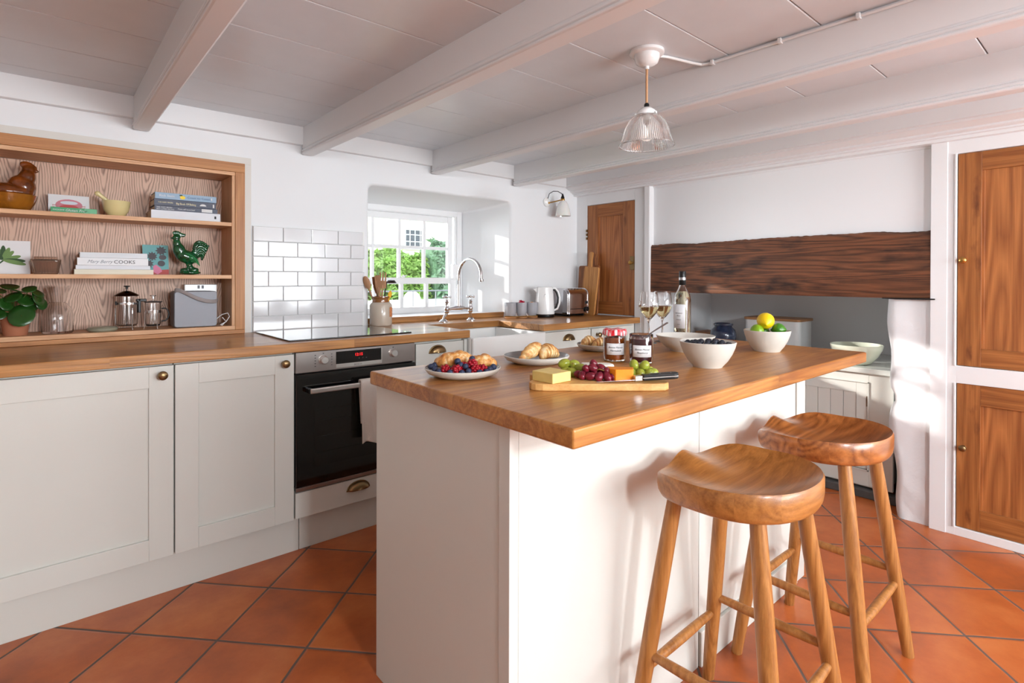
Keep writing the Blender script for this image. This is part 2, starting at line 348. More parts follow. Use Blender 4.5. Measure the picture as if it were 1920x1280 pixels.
# ---------------------------------------------------------------- ceiling boards and beams
mb = MB(); y = 1.582-.305*15; k = 0
while y < 2.95:
    mb.box(XL, 3.3, y+.0015, min(y+.3035, 2.96), 2.0, 2.05); y += .305
struct(mb.build('ceiling', ceilp, bevel=.003))
struct(MB().box(XL-.1, 3.5, YF-.1, 3.5, 2.045, 2.12).build('ceiling_void', ceilp))
def beam(i, x0, x1):
    pr = [(x0, 2.003), (x0, 1.890), (x0+.004, 1.888), (x0+.004, 1.884), (x0-.003, 1.880), (x0-.004, 1.873), (x0+.003, 1.870), (x0-.003, 1.866), (x0-.002, 1.860), (x0+.004, 1.857),
          (x1-.004, 1.857), (x1+.002, 1.860), (x1+.003, 1.866), (x1-.003, 1.870), (x1+.004, 1.873), (x1+.003, 1.880), (x1-.004, 1.884), (x1-.004, 1.888), (x1, 1.890), (x1, 2.003)]
    struct(MB().prism(pr, 'y', YF, 2.95-.004*i).build('trim_%d' % i, trimp, bevel=.0012, segs=1))
for i, (a, b) in enumerate(((-.42, -.36), (.312, .372), (1.058, 1.122), (1.868, 1.932), (2.548, 2.612))): beam(i+1, a, b)
struct(MB().box(XL, 3.0895, 2.925, 2.965, 1.905, 2.003).build('trim_6', trimp, bevel=.003))
pr = [(3.09, 2.003), (3.09, 1.914), (3.118, 1.914), (3.118, 1.904), (3.150, 1.888), (3.164, 1.886), (3.164, 1.877), (3.172, 1.872), (3.190, 1.870), (3.190, 1.862), (3.206, 1.860), (3.206, 1.846), (3.27, 1.846), (3.27, 2.003)]
struct(MB().prism(pr, 'y', YF, 2.96).build('trim_7', trimp))
# ---------------------------------------------------------------- wall with the window and the alcove
def rr_loop(x0, x1, z0, z1, r, n=6, jit=0, seed=1):
    pts = []; q = random.Random(seed)
    for cx, cz, a0 in ((x1-r, z1-r, 0), (x0+r, z1-r, 90), (x0+r, z0+r, 180), (x1-r, z0+r, 270)):
        for i in range(n): 
            a = math.radians(a0+90*i/(n-1)); pts.append((cx+r*math.cos(a), cz+r*math.sin(a)))
    out = []
    for i, p in enumerate(pts):
        out.append(p)
        if (i+1) % n == 0:
            p2 = pts[(i+1) % len(pts)]
            for t in (.2, .4, .6, .8): out.append((p[0]+(p2[0]-p[0])*t+q.uniform(-jit, jit), p[1]+(p2[1]-p[1])*t+q.uniform(-jit, jit)))
    return out
mb = MB()
hole = rr_loop(1.452, 2.552, .90, 1.745, .035, jit=.003)
inner = rr_loop(1.50, 2.43, .90, 1.695, .012)
n = len(hole); X0, X1, Z0, Z1 = .78, 3.30, 0, 2.06
def proj_rect(p):
    cx, cz = 2.0, 1.32; dx, dz = p[0]-cx, p[1]-cz
    # map by side so the faces stay planar and simple
    u = (p[0]-1.452)/1.1; v = (p[1]-.90)/.845
    m_ = min(u, 1-u, v, 1-v)
    if m_ == u: return (X0, Z0+(Z1-Z0)*v)
    if m_ == 1-u: return (X1, Z0+(Z1-Z0)*v)
    if m_ == v: return (X0+(X1-X0)*u, Z0)
    return (X0+(X1-X0)*u, Z1)
outer = [proj_rect(p) for p in hole]
vs = [(p[0], 2.96, p[1]) for p in outer]+[(p[0], 2.96, p[1]) for p in hole]
for (yy, t) in ((3.10, .32), (3.26, .68), (3.42, 1)):
    vs += [(a[0]+(b[0]-a[0])*t, yy, a[1]+(b[1]-a[1])*t) for a, b in zip(hole, inner)]
fs = []
for ring in range(4):
    for i in range(n):
        j = (i+1) % n; fs.append((ring*n+i, ring*n+j, (ring+1)*n+j, (ring+1)*n+i))
mb.add(vs, fs)
# corners of the outer rectangle
cs = [(X0, 2.96, Z0), (X1, 2.96, Z0), (X1, 2.96, Z1), (X0, 2.96, Z1)]
for c in cs:
    best = None
    for i in range(n):
        j = (i+1) % n; a, b = outer[i], outer[j]
        if (a[0] == c[0] and b[1] == c[2]) or (a[1] == c[2] and b[0] == c[0]): best = (i, j)
    if best: mb.add([c, (outer[best[0]][0], 2.96, outer[best[0]][1]), (outer[best[1]][0], 2.96, outer[best[1]][1])], [(0, 1, 2)])
struct(mb.build('wall_back', wallp, smooth=True, bevel=.018, segs=4, ang=.5)); mb = MB()
mb.box(XL-.1, -.34, 2.96, 3.2, 0, 2.06).box(-.34, .78, 2.96, 3.2, 0, .925).box(-.34, .78, 2.96, 3.2, 1.762, 2.06).box(-.34, .78, 3.16, 3.2, .92, 1.77).box(.76, .781, 2.961, 3.2, .92, 1.77)
mb.box(.78, 1.495, 3.44, 3.5, 0, 2.06).box(2.44, 4.3, 3.44, 3.5, 0, 2.06).box(1.49, 2.45, 3.44, 3.5, 1.70, 2.06).box(1.49, 2.45, 3.44, 3.5, 0, .94).box(XL-.1, .8, 3.2, 3.5, 2.0, 2.06)
struct(mb.build('wall_back', wallp))
struct(MB().box(.772, .806, 2.952, 2.962, .92, 1.7655).box(-.36, .806, 2.952, 2.962, 1.766, 1.80).build('trim_8', creamp))
farp = mat('stone_coloured_paint', (206, 200, 190), .85)
struct(MB().box(XL-.1, XL, YF, 3.2, 0, 2.06).build('wall_left', farp))
struct(MB().box(XL-.1, 3.5, YF-.1, YF, 0, 2.06).build('wall_front', farp))
# ---------------------------------------------------------------- wall with the fireplace
mb = MB()
mb.box(3.262, 3.40, YF, -.10, 0, 2.06).box(3.262, 3.5, 2.30, 3.0, 0, .925)
mb.box(3.275, 3.50, .66, 2.26, 1.42, 2.06).box(3.262, 3.5, -.12, .66, 1.78, 2.06).box(3.262, 3.5, 2.26, 3.0, 1.76, 2.06)
mb.box(4.12, 4.22, .3, 2.5, 0, 1.6).box(3.50, 4.2, 2.285, 2.4, 0, 1.6).box(3.30, 3.5, 2.262, 2.33, 0, 1.45).box(3.5, 4.2, .3, 2.4, 1.30, 1.40)
mb.box(3.40, 3.50, -.12, .66, 0, 2.0).box(3.40, 3.5, 2.33, 3.0, .9, 1.8).box(3.5, 4.2, .5, .67, 0, 1.4)
struct(mb.build('wall_right', wallp))
# rough plastered jamb at the right of the hearth
mb = MB(); q = random.Random(3); NZ = 34; NY = 12; NXs = 8
def edgeY(z):
    t = z/1.1
    return .80+.05*t-.022*math.exp(-((z-.60)/.035)**2)+.022*math.exp(-((z-.48)/.10)**2)+.006*math.sin(z*21)
vs = []; fs = []
for i in range(NZ+1):
    z = 1.102*i/NZ; e = edgeY(z)
    for j in range(NY+NXs+1):
        if j <= NY:
            t = j/NY; p = Vector((3.262, .668+(e-.668)*t, z))
            d = noise.noise(Vector((p.y*9, z*7, 1)))*.007+noise.noise(Vector((p.y*25, z*22, 4)))*.003
            p.x += -d-.004+(.022*max(0, t-.8)/.2*max(0, t-.8)/.2)
        else:
            t = (j-NY)/NXs; p = Vector((3.284+.86*t, e+.02*t, z))
            p.y += noise.noise(Vector((p.x*6, z*7, 9)))*.015*min(1, t*4)
        vs.append(tuple(p))
m_ = NY+NXs+1
for i in range(NZ):
    for j in range(m_-1): fs.append((i*m_+j, i*m_+j+1, (i+1)*m_+j+1, (i+1)*m_+j))
mb.add(vs, fs).add([vs[NZ*m_+k] for k in range(m_)]+[(4.15, .668, 1.102)], [tuple(range(m_+1))])
struct(mb.build('wall_jamb', roughp, smooth=True, ang=2))
# painted timber framing round the cupboards
mb = MB()
mb.box(3.247, 3.30, 2.853, 2.962, .92, 1.85).box(3.247, 3.30, 2.30, 2.398, .0, 1.85).box(3.247, 3.30, 2.398, 2.853, 1.768, 1.85)
mb.box(3.244, 3.30, 2.345, 2.37, 0, .92)
struct(mb.build('trim_9', trimp, bevel=.002))
struct(MB().box(3.225, 3.30, 2.256, 2.302, 0, 1.85).build('trim_10', trimp, bevel=.006))
mb = MB()
mb.box(3.236, 3.30, .60, .664, 0, 1.85).box(3.242, 3.30, .566, .602, 0, 1.85).box(3.242, 3.30, -.12, .568, 1.786, 1.85).box(3.242, 3.30, -.12, .568, .714, .795).box(3.242, 3.30, -.12, .568, 0, .040).box(3.242, 3.30, -.12, -.075, 0, 1.85)
mb.box(3.234, 3.243, .5655, .5735, .04, .714).box(3.234, 3.243, .5655, .5735, .795, 1.786)
struct(mb.build('trim_11', trimp, bevel=.002))
struct(MB().box(3.268, 3.274, .665, 2.258, 1.835, 1.85).build('trim_12', trimp))
# lintel
mb = MB(); N = 140; vs = []; fs = []
for i in range(N+1):
    y = .664+(2.256-.664)*i/N
    zt = 1.437-.004*math.sin(y*4)+noise.noise(Vector((y*6, 0, 3)))*.009+noise.noise(Vector((y*40, 0, 3)))*.004
    zb = 1.104+noise.noise(Vector((y*3, 5, 3)))*.004
    for (x, z) in ((3.245, zb), (3.238, zb+.012), (3.240, (zb+zt)/2), (3.244, zt-.012), (3.256, zt), (3.42, zt), (3.42, zb)): vs.append((x, y, z))
for i in range(N):
    for k in range(7):
        j = (k+1) % 7; fs.append((i*7+k, i*7+j, (i+1)*7+j, (i+1)*7+k))
fs += [tuple(range(7)), tuple(range(N*7+6, N*7-1, -1))]
mb.add(vs, fs)
tag(mb.build('fireplace_lintel', lintelm, smooth=True, ang=.6), 'long dark charred oak lintel beam across the old fireplace opening', 'beam')
tag(MB().prism([(.645, 1.100), (.80, 1.098), (.86, 1.101), (.86, 1.105), (.645, 1.106)], 'x', 3.225, 3.30).build('slate_slip', mat('sooty_slate', (24, 20, 20), .8)), 'thin black slate slip under the right end of the dark lintel', 'slate')
# hearth strip
struct(MB().box(3.405, 3.47, .8, 2.27, 0, .045).build('hearth_edge', slate, bevel=.006))
# ---------------------------------------------------------------- window
W = thing('window_1', None, None, (1.97, 3.42, .95)); W['kind'] = 'structure'
def frame(mb, x0, x1, z0, z1, y0, y1, t, tb=None):
    tb = tb or t
    mb.box(x0, x0+t, y0, y1, z0, z1).box(x1-t, x1, y0, y1, z0, z1).box(x0+t, x1-t, y0, y1, z1-t, z1).box(x0+t, x1-t, y0, y1, z0, z0+tb)
mb = MB(); frame(mb, 1.45, 2.432, .93, 1.705, 3.395, 3.46, .045)
frame(mb, 1.40, 2.395, .93, 1.675, 3.405, 3.43, .02)
mb.box(1.45, 2.55, 3.04, 3.44, .90, .948)
mb.build('window_frame', trimp, W, bevel=.003)
mb = MB(); frame(mb, 1.50, 2.362, 1.165, 1.655, 3.42, 3.445, .045, .035)
for x in (1.708, 1.912, 2.116): mb.box(x-.011, x+.011, 3.421, 3.444, 1.19, 1.63)
mb.box(1.53, 2.33, 3.4225, 3.4425, 1.405, 1.428)
mb.build('upper_sash', trimp, W, bevel=.003)
mb = MB(); frame(mb, 1.48, 2.362, .948, 1.20, 3.385, 3.412, .045, .042)
for x in (1.708, 1.912, 2.116): mb.box(x-.013, x+.013, 3.386, 3.411, .98, 1.17)
mb.build('lower_sash', trimp, W, bevel=.003)
mg, nt, b = newmat('window_glass'); nt.nodes.remove(b)
tr = nt.nodes.new('ShaderNodeBsdfTransparent'); gl = nt.nodes.new('ShaderNodeBsdfGlossy'); gl.inputs['Roughness'].default_value = .0; ms = nt.nodes.new('ShaderNodeMixShader'); fr = nt.nodes.new('ShaderNodeFresnel')
nt.links.new(fr.outputs[0], ms.inputs[0]); nt.links.new(tr.outputs[0], ms.inputs[1]); nt.links.new(gl.outputs[0], ms.inputs[2]); nt.links.new(ms.outputs[0], nt.nodes['Material Output'].inputs[0])
MB().box(1.54, 2.33, 3.431, 3.434, 1.19, 1.62).build('pane', mg, W)
MB().box(1.52, 2.33, 3.397, 3.400, .98, 1.17).build('pane', mg, W)
m1 = MB().lathe([(0, 0), (.012, 0), (.014, .006), (.006, .012), (.006, .02), (0, .022)], (1.93, 3.40, 1.198), 14); m1.tube([(1.915, 3.40, 1.206), (1.955, 3.395, 1.214)], .004)
m1.build('sash_latch', whitepl, W, smooth=True)
m1 = MB().box(2.325, 2.385, 3.36, 3.392, 1.19, 1.30); m1.build('sash_stop', trimp, W, bevel=.004)
# ---------------------------------------------------------------- garden outside
gm = mat('lawn', (110, 140, 70), .9, vary=.2, vscale=3)
tag(MB().box(-8, 22, 3.5, 30, -.3, .35).build('garden_ground', gm, bevel=0), 'pale green grassy ground of the garden outside the window', 'ground', kind='structure')
stm = mat('garden_stone', (190, 176, 160), .9, vary=.25, vscale=5)
mb = MB(); q = random.Random(5)
for row in range(4):
    x = 2.0
    while x < 5.2:
        wd = q.uniform(.12, .3); mb.box(x+.006, x+wd-.006, 5.0+q.uniform(0, .02), 5.3, .45+row*.11, .45+row*.11+.10); x += wd
tag(mb.build('garden_wall', stm, bevel=.02), 'low rough stone garden wall seen through the lower panes', 'wall')
tag(MB().box(1, 9, 5.3, 8.9, .3, .80).build('gravel_bank', mat('gravel', (176, 174, 166), .95, vary=.25, vscale=9), bevel=.1), 'pale gravel bank behind the low garden wall', 'path', kind='structure')
hm = mat('hedge_leaf', (134, 168, 84), .6, vary=.35, vscale=6); hm2 = mat('ivy_leaf', (110, 142, 108), .5, vary=.35, vscale=8)
def hedge(name, label, x0, x1, yc, h, m, seed, cnt, ls=.09):
    q = random.Random(seed); mb = MB()
    for k in range(cnt):
        u = q.random(); x = x0+(x1-x0)*u
        top = h(x); z = .6+(top-.6)*(q.random()**.8); th = .45*math.sqrt(max(.05, 1-((z-.6)/(top-.55))**2))
        a = q.uniform(0, PI); y = yc-th*math.sin(a)-q.uniform(0, .06)
        M = Matrix.Translation((x, y, z)) @ Euler((q.uniform(-1.2, 1.2), q.uniform(-1, 1), q.uniform(0, 6.3))).to_matrix().to_4x4()
        s = ls*q.uniform(.6, 1.2)
        mb.add([(-s, 0, 0), (0, -s*.5, s*.15), (s, 0, 0), (0, s*.5, s*.15)], [(0, 1, 2, 3)], M)
    N = 24; mb2 = []
    for i in range(N):
        xa = x0+(x1-x0)*i/N; xb = x0+(x1-x0)*(i+1)/N; mb.box(xa, xb, yc-.30, yc+.3, .4, min(h(xa), h(xb))-.12)
    return tag(mb.build(name, m), label, 'hedge')
hedge('hedge', 'bright green rounded hedge in front of the pale house outside', 3.6, 5.70, 9.45, lambda x: 1.62+.10*math.sin(x*3)+.05*math.sin(x*9)+.10*(x-4.6), hm, 1, 5200)
hedge('ivy_hedge', 'darker ivy covered hedge seen in the right hand panes', 5.80, 7.6, 9.25, lambda x: 1.95+.06*math.sin(x*7), hm2, 2, 4200)
hw = mat('house_render', (216, 204, 190), .9)
Hs = thing('neighbour_house', 'pale rendered house with a small paned window beyond the hedge', 'house', (8, 14, .3))
MB().box(2.0, 14, 14, 14.6, .3, 3.12).build('house_wall', hw, Hs)
MB().box(2.0, 14, 13.75, 14.6, 3.12, 3.22).box(2, 14, 13.85, 13.95, 3.0, 3.08).build('eaves', trimp, Hs)
MB().prism([(13.7, 3.22), (16.5, 5.2), (16.5, 3.22)], 'x', 2, 14).build('roof', mat('roof_slate', (180, 180, 184), .8), Hs)
f = MB(); frame(f, 7.97, 8.66, 2.02, 2.62, 13.95, 14.0, .035)
for k in range(1, 4): f.box(7.97+.69*k/4-.012, 7.97+.69*k/4+.012, 13.955, 14, 2.03, 2.6)
for k in (1, 2): f.box(7.98, 8.65, 13.955, 14, 2.02+.6*k/3+.02, 2.045+.6*k/3+.02)
f = f.build('house_window', trimp, Hs); MB().box(8.0, 8.64, 13.97, 13.99, 2.04, 2.6).build('pane', mat('dark_pane', (70, 74, 80), .2), f)
mb = MB().prism([(4.04, .75), (4.27, .75), (4.275, .90), (4.25, .95), (4.20, .99), (4.155, 1.01), (4.11, .99), (4.06, .95), (4.035, .90)], 'y', 7.0, 7.12)
tag(mb.build('headstone', mat('white_stone', (236, 234, 228), .9, bump=.3, bscale=12), bevel=.02), 'white round-topped upright stone standing in the garden', 'stone')
mb = MB().tube([(2.6, 6.4, 1.02), (6.0, 6.4, 1.02)], .010)
for k in range(10): mb.tube([(2.7+.36*k, 6.4, .7), (2.7+.36*k, 6.4, 1.02)], .007)
tag(mb.build('garden_railing', mat('thin_iron', (120, 122, 124), .5, .6)), 'thin grey iron railing in front of the upright stone', 'railing')
# ---------------------------------------------------------------- fitted cabinets under the worktop
YD = 2.37
def shaker(mb, x0, x1, z0, z1, fr_=.078, y=YD, th=.022, dz=None, step=.011):
    mb.box(x0, x0+fr_, y, y+th, z0, z1).box(x1-fr_, x1, y, y+th, z0, z1).box(x0+fr_, x1-fr_, y, y+th, z1-(dz or fr_), z1).box(x0+fr_, x1-fr_, y, y+th, z0, z0+fr_)
    mb.box(x0+fr_-.002, x1-fr_+.002, y+step, y+th-.002, z0+fr_-.002, z1-(dz or fr_)+.002)
def knob(parent, x, y, z, r=.017, m=brass, d='-Y'):
    pr = [(0, 0), (.010, 0), (.007, .004), (.0055, .012), (.010, .018), (r*.95, .023), (r, .028), (r*.92, .034), (r*.55, .038), (0, .039)]
    rot = Euler((PI/2, 0, 0)).to_matrix().to_4x4() if d == '-Y' else Euler((0, -PI/2, 0)).to_matrix().to_4x4()
    return MB().lathe(pr, seg=20, M=Matrix.Translation((x, y, z)) @ rot).build('knob', m, parent, smooth=True)
def cup(parent, x, y, z, w_=.048):
    mb = MB(); n = 14; k = 7; vs = []; fs = []
    for i in range(n+1):
        a = PI*i/n
        for j in range(k+1):
            b_ = PI/2*j/k
            vs.append((x-w_*math.cos(a)*math.cos(b_)**.6, y-.024*math.sin(b_)-.001, z+.036*math.sin(a)*math.cos(b_)**.6*1.0))
    for i in range(n):
        for j in range(k): fs.append((i*(k+1)+j, i*(k+1)+j+1, (i+1)*(k+1)+j+1, (i+1)*(k+1)+j))
    mb.add(vs, fs); mb.box(x-w_-.005, x+w_+.005, y-.002, y, z-.003, z+.004)
    mb.tube([(x-w_*math.cos(PI*i/14)*1.03, y-.002, z+.037*math.sin(PI*i/14)) for i in range(15)], .003, 6)
    o = mb.build('cup_handle', brass, parent, smooth=True, ang=1.2)
    s = o.modifiers.new('s', 'SOLIDIFY'); s.thickness = .0015
    return o
def unit(label, x0, x1):
    t = thing('base_cabinet', label, 'cabinet', ((x0+x1)/2, 2.66, .12), group='painted base cabinets along the window wall')
    MB().box(x0+.001, x1-.001, YD+.024, 2.94, .156, .876).build('carcass', paint, t)
    return t
u = unit('wide cream shaker cabinet door at the far left under the worktop', -.217, .377)
o = shaker(mb := MB(), -.214, .376, .158, .870); d = mb.build('door', paint, u, bevel=.0015); knob(d, .338, YD, .838)
u = unit('narrower cream shaker cabinet immediately left of the oven', .379, .821)
shaker(mb := MB(), .381, .819, .158, .870); d = mb.build('door', paint, u, bevel=.0015); knob(d, .777, YD, .836)
u = unit('cream cabinet with a cup-handled drawer just right of the oven', 1.414, 1.731)
MB().box(1.418, 1.708, YD, YD+.022, .735, .866).build('drawer_front', paint, u, bevel=.0015)
dr = [c for c in u.children if c.name.startswith('drawer')][0]; cup(dr, 1.545, YD, .815)
shaker(mb := MB(), 1.418, 1.708, .158, .728, .055); mb.build('door', paint, u, bevel=.0015)
MB().box(1.711, 1.731, YD-.003, YD+.022, .156, .872).build('end_post', paint, u, bevel=.0015)
u = unit('cream cabinet with a cup-handled drawer right of the white sink', 2.285, 2.742)
dr = MB().box(2.31, 2.738, YD, YD+.022, .735, .866).build('drawer_front', paint, u, bevel=.0015); cup(dr, 2.528, YD, .808, .050)
shaker(mb := MB(), 2.31, 2.738, .158, .728, .06); mb.build('door', paint, u, bevel=.0015)
MB().box(2.285, 2.306, YD-.003, YD+.022, .156, .872).build('end_post', paint, u, bevel=.0015)
u = unit('cream cabinet with a small round knob at the end by the corner cupboard', 2.745, 3.24)
shaker(mb := MB(), 2.748, 3.20, .158, .866, .07); d = mb.build('door', paint, u, bevel=.0015); knob(d, 2.80, YD, .825, .016)
u = unit('cream cabinet hidden below the white sink', 1.733, 2.283)
u.children[0].data.transform(Matrix.Translation((0, 0, 0)))
for v in u.children[0].data.vertices:
    if v.co.z > .3: v.co.z = .50
for (a, b) in ((1.736, 2.007), (2.010, 2.281)):
    shaker(mb := MB(), a, b, .158, .612, .055); mb.build('door', paint, u, bevel=.0015)
# plinths
tag(MB().box(-.6, .858, 2.425, 2.445, .0, .1555).build('plinth', paint, bevel=.001), 'long painted plinth board under the left hand cabinets', 'plinth', 'plinth boards')
tag(MB().box(.861, 3.24, 2.425, 2.445, .0, .1555).build('plinth', paint, bevel=.001), 'painted plinth board under the oven drawer and sink cabinets', 'plinth', 'plinth boards')
# more units out to the left so the worktop stands on something
u = unit('cream cabinet beyond the left edge of the view', -.81, -.22); shaker(mb := MB(), -.807, -.219, .158, .870); mb.build('door', paint, u, bevel=.0015)
# ---------------------------------------------------------------- worktop
pts = [(-.85, 2.345), (1.735, 2.345), (1.735, 2.77), (2.283, 2.77), (2.283, 2.345), (3.245, 2.345), (3.245, 2.95), (2.548, 2.955), (2.54, 3.038), (1.47, 3.038), (1.455, 2.955), (-.85, 2.955)]
wt = tag(MB().prism(pts, 'z', .880, .920).build('worktop', oak, bevel=.003), 'long oak worktop with the sink cut-out along the window wall', 'worktop')
tag(MB().box(1.475, 2.538, 3.020, 3.040, .9205, .954).build('sill_upstand', oak, bevel=.002), 'low oak upstand strip along the window sill behind the taps', 'upstand')
# ---------------------------------------------------------------- oven
ov = thing('built_in_oven', 'built-in black glass oven with steel control panel', 'oven', (1.117, 2.65, .28))
MB().box(.828, 1.406, YD+.02, 2.92, .285, .872).build('oven_body', black, ov)
cp = MB().box(.825, 1.409, YD-.004, YD+.02, .786, .876).build('control_panel', steel, ov, bevel=.002)
MB().box(1.003, 1.225, YD-.0065, YD-.003, .810, .866).build('display', blackg, cp, bevel=.001)
MB().box(1.003, 1.225, YD-.0075, YD-.003, .794, .809).build('badge_strip', steelw, cp)
MB().box(1.2245, 1.228, YD-.0068, YD-.003, .794, .866).build('badge_edge', steelw, cp)
red = mat('red_digits', (255, 40, 40), .5, em=(255, 20, 30), ems=1.6)
text('12:15', .018, red, cp, MX((1.091, YD-.0068, .840), (1, 0, 0), (0, 0, 1)), 'digits')
text('BOSCH', .0115, mat('badge_grey', (120, 116, 114), .4), cp, MX((1.088, YD-.0078, .797), (1, 0, 0), (0, 0, 1)), 'badge_lettering')
for xx in (.945, 1.288):
    k_ = MB().lathe([(0, 0), (.020, 0), (.020, .003), (.0175, .005), (.0165, .020), (.014, .0225), (0, .0225)], seg=28, M=Matrix.Translation((xx, YD-.004, .835)) @ Euler((PI/2, 0, 0)).to_matrix().to_4x4()).build('dial', steelw, cp, smooth=True)
marks = mat('panel_marks', (92, 88, 86), .6)
mb = MB()
for sx in (-.036, .038):
    for k in range(5): mb.box(.945+sx-.003, .945+sx+.003, YD-.0045, YD-.004, .808+k*.012, .812+k*.012)
mb.box(.942, .948, YD-.0045, YD-.004, .862, .866).box(1.285, 1.291, YD-.0045, YD-.004, .860, .866)
for k in range(3): mb.box(1.11+k*.018, 1.115+k*.018, YD-.007, YD-.006, .826, .830)
b_ = mb
for k in range(len(b_.v)//8): MB().add(b_.v[8*k:8*k+8], [(0, 3, 2, 1), (4, 5, 6, 7), (0, 1, 5, 4), (1, 2, 6, 5), (2, 3, 7, 6), (3, 0, 4, 7)]).build('panel_symbol', marks, cp)
dg_ = MB().box(.825, 1.409, YD-.008, YD+.018, .296, .780).build('oven_door', blackg, ov, bevel=.002)
MB().box(.905, 1.33, YD-.0086, YD-.007, .372, .672).build('door_window', darkglass, dg_)
mb = MB()
for z in (.43, .50, .57, .62): mb.box(.915, 1.32, YD-.0090, YD-.0086, z, z+.0012)
mb.build('rack_lines', mat('rack', (52, 52, 50), .3, .8), dg_)
MB().box(.828, 1.406, YD-.0086, YD-.006, .766, .778).build('vent_strip', darkglass, dg_)
MB().box(.825, 1.409, YD-.009, YD+.018, .278, .294).build('base_trim', steel, dg_, bevel=.001)
h_ = MB().box(.872, 1.362, YD-.052, YD-.038, .700, .722).build('handle', steelw, ov, bevel=.004)
for a in (.866, 1.350): MB().box(a, a+.018, YD-.046, YD-.006, .703, .720).build('bracket', black, h_)
u = thing('oven_housing', 'cream cabinet housing around and below the black oven, with a cup handle drawer', 'cabinet', (1.117, 2.66, .12), group='painted base cabinets along the window wall')
MB().box(.8225, .8245, YD+.02, 2.94, .156, .876).box(1.4105, 1.4125, YD+.02, 2.94, .156, .876).box(.8245, 1.4105, YD+.024, 2.94, .156, .276).build('carcass', paint, u)
dr = MB().box(.826, 1.409, YD, YD+.022, .160, .270).build('drawer_front', paint, u, bevel=.0015); cup(dr, 1.112, YD, .222, .052)
# towel folded over the handle
mb = MB(); NX = 14; prof = []
for k in range(22): prof.append((YD-.030+.001*k*.2, .722-.18+.18*k/21))
prof2 = []
def tw(s):
    """path over the bar: back side up, over, front side down"""
    if s < .25: t = s/.25; return (YD-.032, .53+t*.192)
    if s < .32: t = (s-.25)/.07; a = PI*t; return (YD-.045+.013*math.cos(a), .7245+.010*math.sin(a))
    t = (s-.32)/.68; return (YD-.058, .7245-t*.278)
NS = 60; vs = []; fs = []
for i in range(NS+1):
    s = i/NS; y, z = tw(s); fr_ = max(0, (s-.32)/.68)
    for j in range(NX+1):
        t = j/NX; x = 1.096+(.150-.014*math.sin(min(1, fr_*3)*PI/2))*t+.004*fr_*(1-t)+(.014*(1-t)*(1-min(1, s/.3)))
        yy = y-(.006*math.sin(t*9+fr_*2.5)+.004*math.sin(t*17-fr_*5))*min(1, fr_*2.2)
        vs.append((x, yy, z-.012*fr_*t+.006*math.sin(t*7)*fr_))
for i in range(NS):
    for j in range(NX): fs.append((i*(NX+1)+j, i*(NX+1)+j+1, (i+1)*(NX+1)+j+1, (i+1)*(NX+1)+j))
o = mb.add(vs, fs).build('tea_towel', cloth, smooth=True, ang=3)
s = o.modifiers.new('s', 'SOLIDIFY'); s.thickness = .003; s.offset = 1
tag(o, 'off-white cotton tea towel hanging over the oven door handle', 'towel')
# hob
tag(MB().box(.812, 1.418, 2.412, 2.90, .9203, .9265).build('induction_hob', blackg, bevel=.002), 'black glass induction hob set on the oak worktop', 'hob')
# ---------------------------------------------------------------- tiled splashback
sb = thing('tiled_splashback', 'white brick-shaped glazed tile splashback behind the hob', 'tiles', (1.12, 2.955, .92))
MB().box(.813, 1.418, 2.952, 2.959, .921, 1.462).build('grout', groutm, sb)
mb = MB()
for r in range(7):
    z0 = .9225+r*.0770; x = .814-(0 if r % 2 == 0 else .0745)
    while x < 1.418:
        a, b = max(x, .814), min(x+.1475, 1.418)
        if b-a > .01: mb.box(a, b, 2.944, 2.954, z0, z0+.0752)
        x += .149
mb.build('tiles', tilem, sb, bevel=.003, segs=3)
# ---------------------------------------------------------------- sink and bridge tap
sk = thing('ceramic_sink', 'white ceramic farmhouse sink set into the oak worktop', 'sink', (2.0, 2.5, .66))
mb = MB(); x0, x1, y0, y1, z0, z1 = 1.738, 2.279, 2.320, 2.80, .62, .878; t = .024
mb.box(x0, x1, y0, y0+t, z0, z1).box(x0, x1, y1-t, y1, z0, z1).box(x0, x0+t, y0+t, y1-t, z0, z1).box(x1-t, x1, y0+t, y1-t, z0, z1).box(x0+t, x1-t, y0+t, y1-t, z0, z0+t)
mb.build('basin', white_cer, sk, bevel=.009, segs=3)
MB().lathe([(0, .004), (.03, .004), (.042, .006), (.044, 0)], (2.0, 2.56, z0+t), 24).build('waste', chrome, sk, smooth=True)
tp = thing('bridge_tap', 'chrome bridge mixer tap with crosshead handles by the window', 'tap', (2.03, 2.89, .92))
ty = 2.885
mb = MB()
for x in (1.925, 2.140):
    mb.lathe([(0, 0), (.030, 0), (.030, .004), (.020, .010), (.015, .018)], (x, ty, .9205), 20)
    mb.tube([(x, ty, .93), (x+(.006 if x < 2 else -.006), ty-.004, .955), (x+(.016 if x < 2 else -.012), ty-.01, .972), (x+(.018 if x < 2 else -.012), ty-.01, .99)], .010, 12)
for x in (1.943, 2.128):
    mb.lathe([(.012, -.02), (.016, -.012), (.012, -.004), (.016, .004), (.016, .012), (.011, .02), (.010, .044), (.014, .050), (.009, .058), (.008, .070)], (x, ty-.01, .995), 16)
mb.tube([(1.945, ty-.01, 1.0), (1.985, ty-.01, 1.004), (2.035, ty-.01, 1.008), (2.085, ty-.01, 1.004), (2.126, ty-.01, 1.0)], [.0085, .0095, .0155, .0095, .0085], 14)
mb.build('bridge', chrome, tp, smooth=True)
pts_ = [(2.035, ty-.01, 1.0), (2.035, ty-.01, 1.03), (2.035, ty-.01, 1.21)]; rs = [.014, .010, .0095]
for k in range(1, 15):
    a = PI*k/14; pts_.append((2.035, ty-.01-.118+.118*math.cos(a), 1.21+.108*math.sin(a))); rs.append(.0095)
pts_ += [(2.035, ty-.247, 1.192)]; rs += [.0095]
